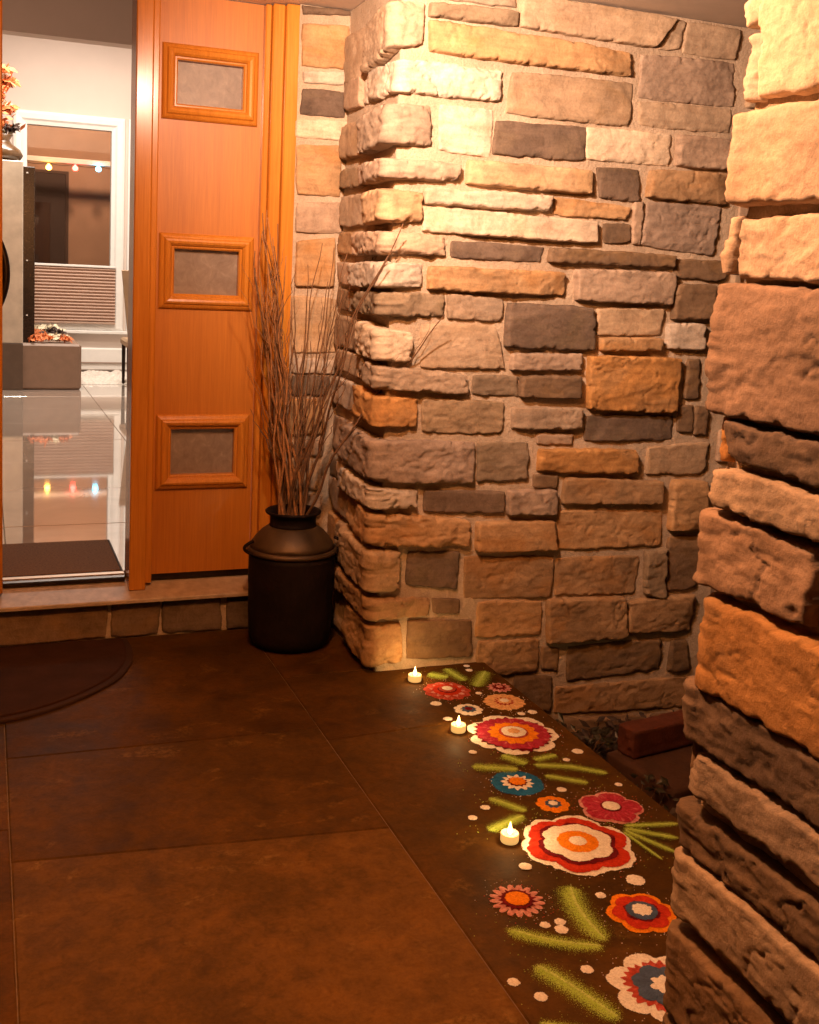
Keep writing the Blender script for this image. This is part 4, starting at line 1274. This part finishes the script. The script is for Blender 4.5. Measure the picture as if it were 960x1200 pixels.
DOTS = [
    (1.609, 3.399, 0.0124, "upper of the twin white powder dots at the far end"), (1.600, 3.358, 0.0138, "lower of the twin white powder dots at the far end"),
    (1.369, 3.110, 0.0196, "white powder dot below left of the brick red flower"), (1.358, 2.986, 0.0163, "white powder dot just behind the second tealight"),
    (1.543, 3.154, 0.0116, "white powder dot between the brick red and peach flowers"), (1.604, 2.961, 0.0139, "left of two white powder dots between peach flower and largest flower"),
    (1.645, 2.964, 0.0168, "right of two white powder dots between peach flower and largest flower"), (1.334, 2.745, 0.0127, "white powder dot below left of the largest flower"),
    (1.578, 2.624, 0.0114, "white powder dot among the leaves right of the largest flower"), (1.639, 2.665, 0.0181, "white powder dot at the porch edge right of the largest flower"),
    (1.472, 2.463, 0.0143, "white powder dot between the blue flower and the magenta flower"), (1.226, 2.430, 0.0136, "upper of two white powder dots left of the leaf pair"),
    (1.171, 2.389, 0.0133, "lower of two white powder dots left of the leaf pair"), (1.642, 2.445, 0.0109, "white powder dot above right of the magenta flower at the edge"),
    (1.195, 2.141, 0.0164, "white powder dot below left of the large red flower"), (1.417, 2.012, 0.0244, "biggest white powder dot above the orange edged flower"),
    (1.304, 1.981, 0.0128, "white powder dot left above the orange edged flower"), (1.136, 1.756, 0.0140, "white powder dot left of the white and navy flower"),
    (1.127, 1.917, 0.0121, "leftmost of three white powder dots inside the big V"), (1.164, 1.918, 0.0132, "top of three white powder dots inside the big V"),
    (1.153, 1.892, 0.0158, "lowest of three white powder dots inside the big V"), (0.975, 1.765, 0.0136, "white powder dot nearest the slab joint at bottom left"),
    (1.006, 1.709, 0.0142, "white powder dot closest to the bottom of the picture"),
]
for x, y, r0, lab in DOTS:
    o = powder_disc("rangoli_dot", x, y, r0 * 0.88, 5, 0.06, 'lobe', x * 9, 0.0022, PW['white'], None, x * 77 + y, 0.002, 0.10)
    tag(o, lab, "powder dot", "white powder dots of the rangoli")

# grains of powder spilled around the drawing: nobody could count them
rs = random.Random(31)
SPOTS = [(1.508, 2.826, .14), (1.368, 2.195, .14), (1.448, 3.202, .08), (1.594, 3.065, .07), (1.372, 2.533, .07), (1.55, 2.335, .09), (1.111, 2.019, .06), (1.357, 1.895, .08), (1.255, 1.662, .11)]
def spill(name, mat_, label, centres, n, spread):
    mb = MB()
    for _ in range(n):
        cx_, cy_, R = rs.choice(centres)
        a, d = rs.uniform(0, 6.283), R + abs(rs.gauss(0, spread))
        x, y, s_ = cx_ + d * math.cos(a), cy_ + d * math.sin(a), rs.uniform(0.0006, 0.0019)
        if x > 1.685 or (x > 1.08 and y < 1.5): continue
        mb.add([(x - s_, y - s_ * .6, 0.0013), (x + s_, y - s_ * .5, 0.0013), (x, y + s_, 0.0013), (x, y, 0.0013 + s_)], [(0, 1, 3), (1, 2, 3), (2, 0, 3)])
    o = mb.build(name, mat_, kind="stuff")
    o["label"] = label
    o["category"] = "powder"
spill("spilled_powder", plain("grain_white", (0.85, 0.8, 0.74), 1.0), "stray white powder grains around the flowers", SPOTS, 420, 0.02)
spill("spilled_powder", plain("grain_red", (0.5, 0.07, 0.04), 1.0), "stray red powder grains around the flowers", SPOTS[:3] + SPOTS[5:7], 260, 0.015)
spill("spilled_powder", plain("grain_green", (0.36, 0.52, 0.09), 1.0), "stray green powder grains around the leaves", [(x, y, 0.02) for pts, W, lab in LEAVES for x, y in pts], 500, 0.025)

# ================================================================ TEALIGHTS
def wax_mat():
    m, nt, b = new_mat("tealight_cup")
    b.inputs["Base Color"].default_value = (0.62, 0.46, 0.26, 1)
    b.inputs["Roughness"].default_value = 0.45
    b.inputs["Subsurface Weight"].default_value = 0.3
    b.inputs["Subsurface Radius"].default_value = (0.02, 0.012, 0.006)
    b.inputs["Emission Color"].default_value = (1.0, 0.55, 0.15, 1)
    b.inputs["Emission Strength"].default_value = 0.75  # flame light showing through the cup, put in as emission
    return m
WAX = wax_mat()
FLAME = emit("tealight_flame", (1.0, 0.72, 0.27), 5.0)
for (x, y), lab in (((1.376, 3.316), "farthest lit tealight, next to the stone wall"), ((1.353, 2.894), "lit tealight just left of the largest powder flower"), ((1.211, 2.258), "nearest lit tealight, left of the large red powder flower")):
    t = thing("tealight", (x, y, 0.0015), lab, "tealight", "lit tealights on the porch floor")
    MB().lathe([(0.0, 0.0015), (0.0215, 0.0015), (0.0228, 0.004), (0.0228, 0.0215), (0.0222, 0.0232), (0.0206, 0.0236), (0.0194, 0.0212), (0.009, 0.0200), (0.0, 0.0205)], x, y, 28).build("cup", WAX, t, smooth=True)
    MB().lathe([(0.0046, 0.0203), (0.0068, 0.025), (0.0066, 0.031), (0.0044, 0.038), (0.0020, 0.046), (0.0004, 0.051)], x, y, 14).build("flame", FLAME, t, smooth=True)
    lamp("tealight_glow", 'POINT', (x, y, 0.062), 0.85, (1.0, 0.58, 0.22), shadow_soft_size=0.01)

# ================================================================ GARDEN BED THINGS
BRICK = plain("red_brick", (0.085, 0.018, 0.007), 0.85, var=0.3, nscale=20, bstr=0.5, bscale=90)
def block(name, label, cat, cx_, cy_, sx, sy, z0, z1, rot, mat_, c=0.008, n=14):
    """weathered block: every face a grid, corners knocked off, surface pitted"""
    hx, hy, hz = sx / 2, sy / 2, (z1 - z0) / 2
    mb = MB()
    for ax in range(3):
        for sg in (-1, 1):
            u = np.linspace(-1, 1, n + 1)
            U, W_ = np.meshgrid(u, u, indexing='ij')
            P = np.zeros(U.shape + (3,))
            P[..., ax] = sg; P[..., (ax + 1) % 3] = U; P[..., (ax + 2) % 3] = W_
            P = P * np.array([hx, hy, hz])
            inner = np.clip(P, -np.array([hx, hy, hz]) + c, np.array([hx, hy, hz]) - c)
            d = P - inner
            L = np.linalg.norm(d, axis=-1, keepdims=True)
            P = inner + d / np.maximum(L, 1e-9) * np.minimum(L, c)
            nz_ = 0.0014 * fbm(P[..., 0] * 40 + cx_, P[..., 1] * 40 + cy_, P[..., 2] * 40, 4, 0.65)
            P = P * (1 + (nz_ / max(0.03, min(hx, hy, hz)))[..., None])
            I = np.arange(U.size).reshape(U.shape)
            F = np.stack([I[:-1, :-1], I[1:, :-1], I[1:, 1:], I[:-1, 1:]], -1).reshape(-1, 4)
            mb.add(P.reshape(-1, 3).tolist(), F.tolist())
    ca, sa = math.cos(rot), math.sin(rot)
    zc = (z0 + z1) / 2
    mb.v = [(cx_ + x * ca - y * sa, cy_ + x * sa + y * ca, zc + z) for x, y, z in mb.v]
    o = mb.build(name, mat_, smooth=True)
    # weld the seams so the block is one closed shell
    import bmesh
    bm = bmesh.new(); bm.from_mesh(o.data)
    bmesh.ops.remove_doubles(bm, verts=bm.verts, dist=0.0004)
    bmesh.ops.recalc_face_normals(bm, faces=bm.faces)
    bm.to_mesh(o.data); bm.free()
    return tag(o, label, cat)
block("brick", "loose red brick lying on top of the garden block below the porch edge", "brick", 2.165, 3.005, 0.30, 0.085, -0.199, -0.10, 0.16, BRICK)
block("edging_block", "larger reddish concrete block under the loose brick in the garden bed", "block", 2.20, 2.905, 0.40, 0.33, -0.36, -0.2005, 0.16, plain("edging_concrete", (0.05, 0.018, 0.008), 0.9, var=0.3, nscale=14, bstr=0.6, bscale=60), 0.012)
rl = random.Random(9)
lv = MB()
for _ in range(1500):
    c = Vector((rl.uniform(1.70, 2.7), rl.uniform(2.0, 3.38), -0.285 + rl.uniform(0, 0.045)))
    if 1.98 < c.x < 2.42 and 2.72 < c.y < 3.10: continue
    a = Vector((rl.gauss(0, 1), rl.gauss(0, 1), rl.gauss(0, 0.35))).normalized()
    b_ = a.orthogonal().normalized(); nn = a.cross(b_)
    s1 = rl.uniform(0.012, 0.032); s2 = s1 * rl.uniform(0.3, 0.55)
    lv.add([c - a * s1, c + b_ * s2, c + a * s1 + nn * 0.3 * s1, c - b_ * s2, c + nn * 0.15 * s1], [(0, 1, 4), (1, 2, 4), (2, 3, 4), (3, 0, 4)])
o = lv.build("leaf_litter", plain("dead_leaf", (0.030, 0.014, 0.007), 0.7, var=0.6, nscale=18), kind="stuff")
o["label"] = "dark fallen leaves covering the garden bed"
o["category"] = "leaf litter"
for (px, py, lab, n, ht) in ((1.93, 3.10, "dark leafy plant beside the loose brick", 34, 0.13), (1.90, 2.72, "low dark plant between the porch edge and the garden block", 44, 0.10)):
    t = thing("garden_plant", (px, py, -0.3), lab, "plant", "small plants in the garden bed")
    fo, sm = MB(), MB()
    for _ in range(7):
        tip = Vector((px + rl.uniform(-.1, .1), py + rl.uniform(-.1, .1), -0.3 + ht * rl.uniform(0.7, 1.3)))
        sm.tube([(px + rl.uniform(-.02, .02), py + rl.uniform(-.02, .02), -0.31), tip], [0.003, 0.0015], 5)
        for _ in range(n // 5):
            c = tip + Vector((rl.gauss(0, .022), rl.gauss(0, .022), rl.gauss(0, .02)))
            a = Vector((rl.gauss(0, 1), rl.gauss(0, 1), rl.gauss(0, .6))).normalized()
            b_ = a.orthogonal().normalized(); nn = a.cross(b_)
            s1 = rl.uniform(0.012, 0.024); s2 = s1 * 0.45
            fo.add([c - a * s1, c + b_ * s2, c + a * s1 + nn * 0.3 * s1, c - b_ * s2, c + nn * 0.15 * s1], [(0, 1, 4), (1, 2, 4), (2, 3, 4), (3, 0, 4)])
    fo.build("foliage", plain("dark_foliage", (0.018, 0.017, 0.007), 0.5, var=0.4, nscale=30), t, kind="stuff")
    sm.build("stem", BARK1, t, kind="stuff")
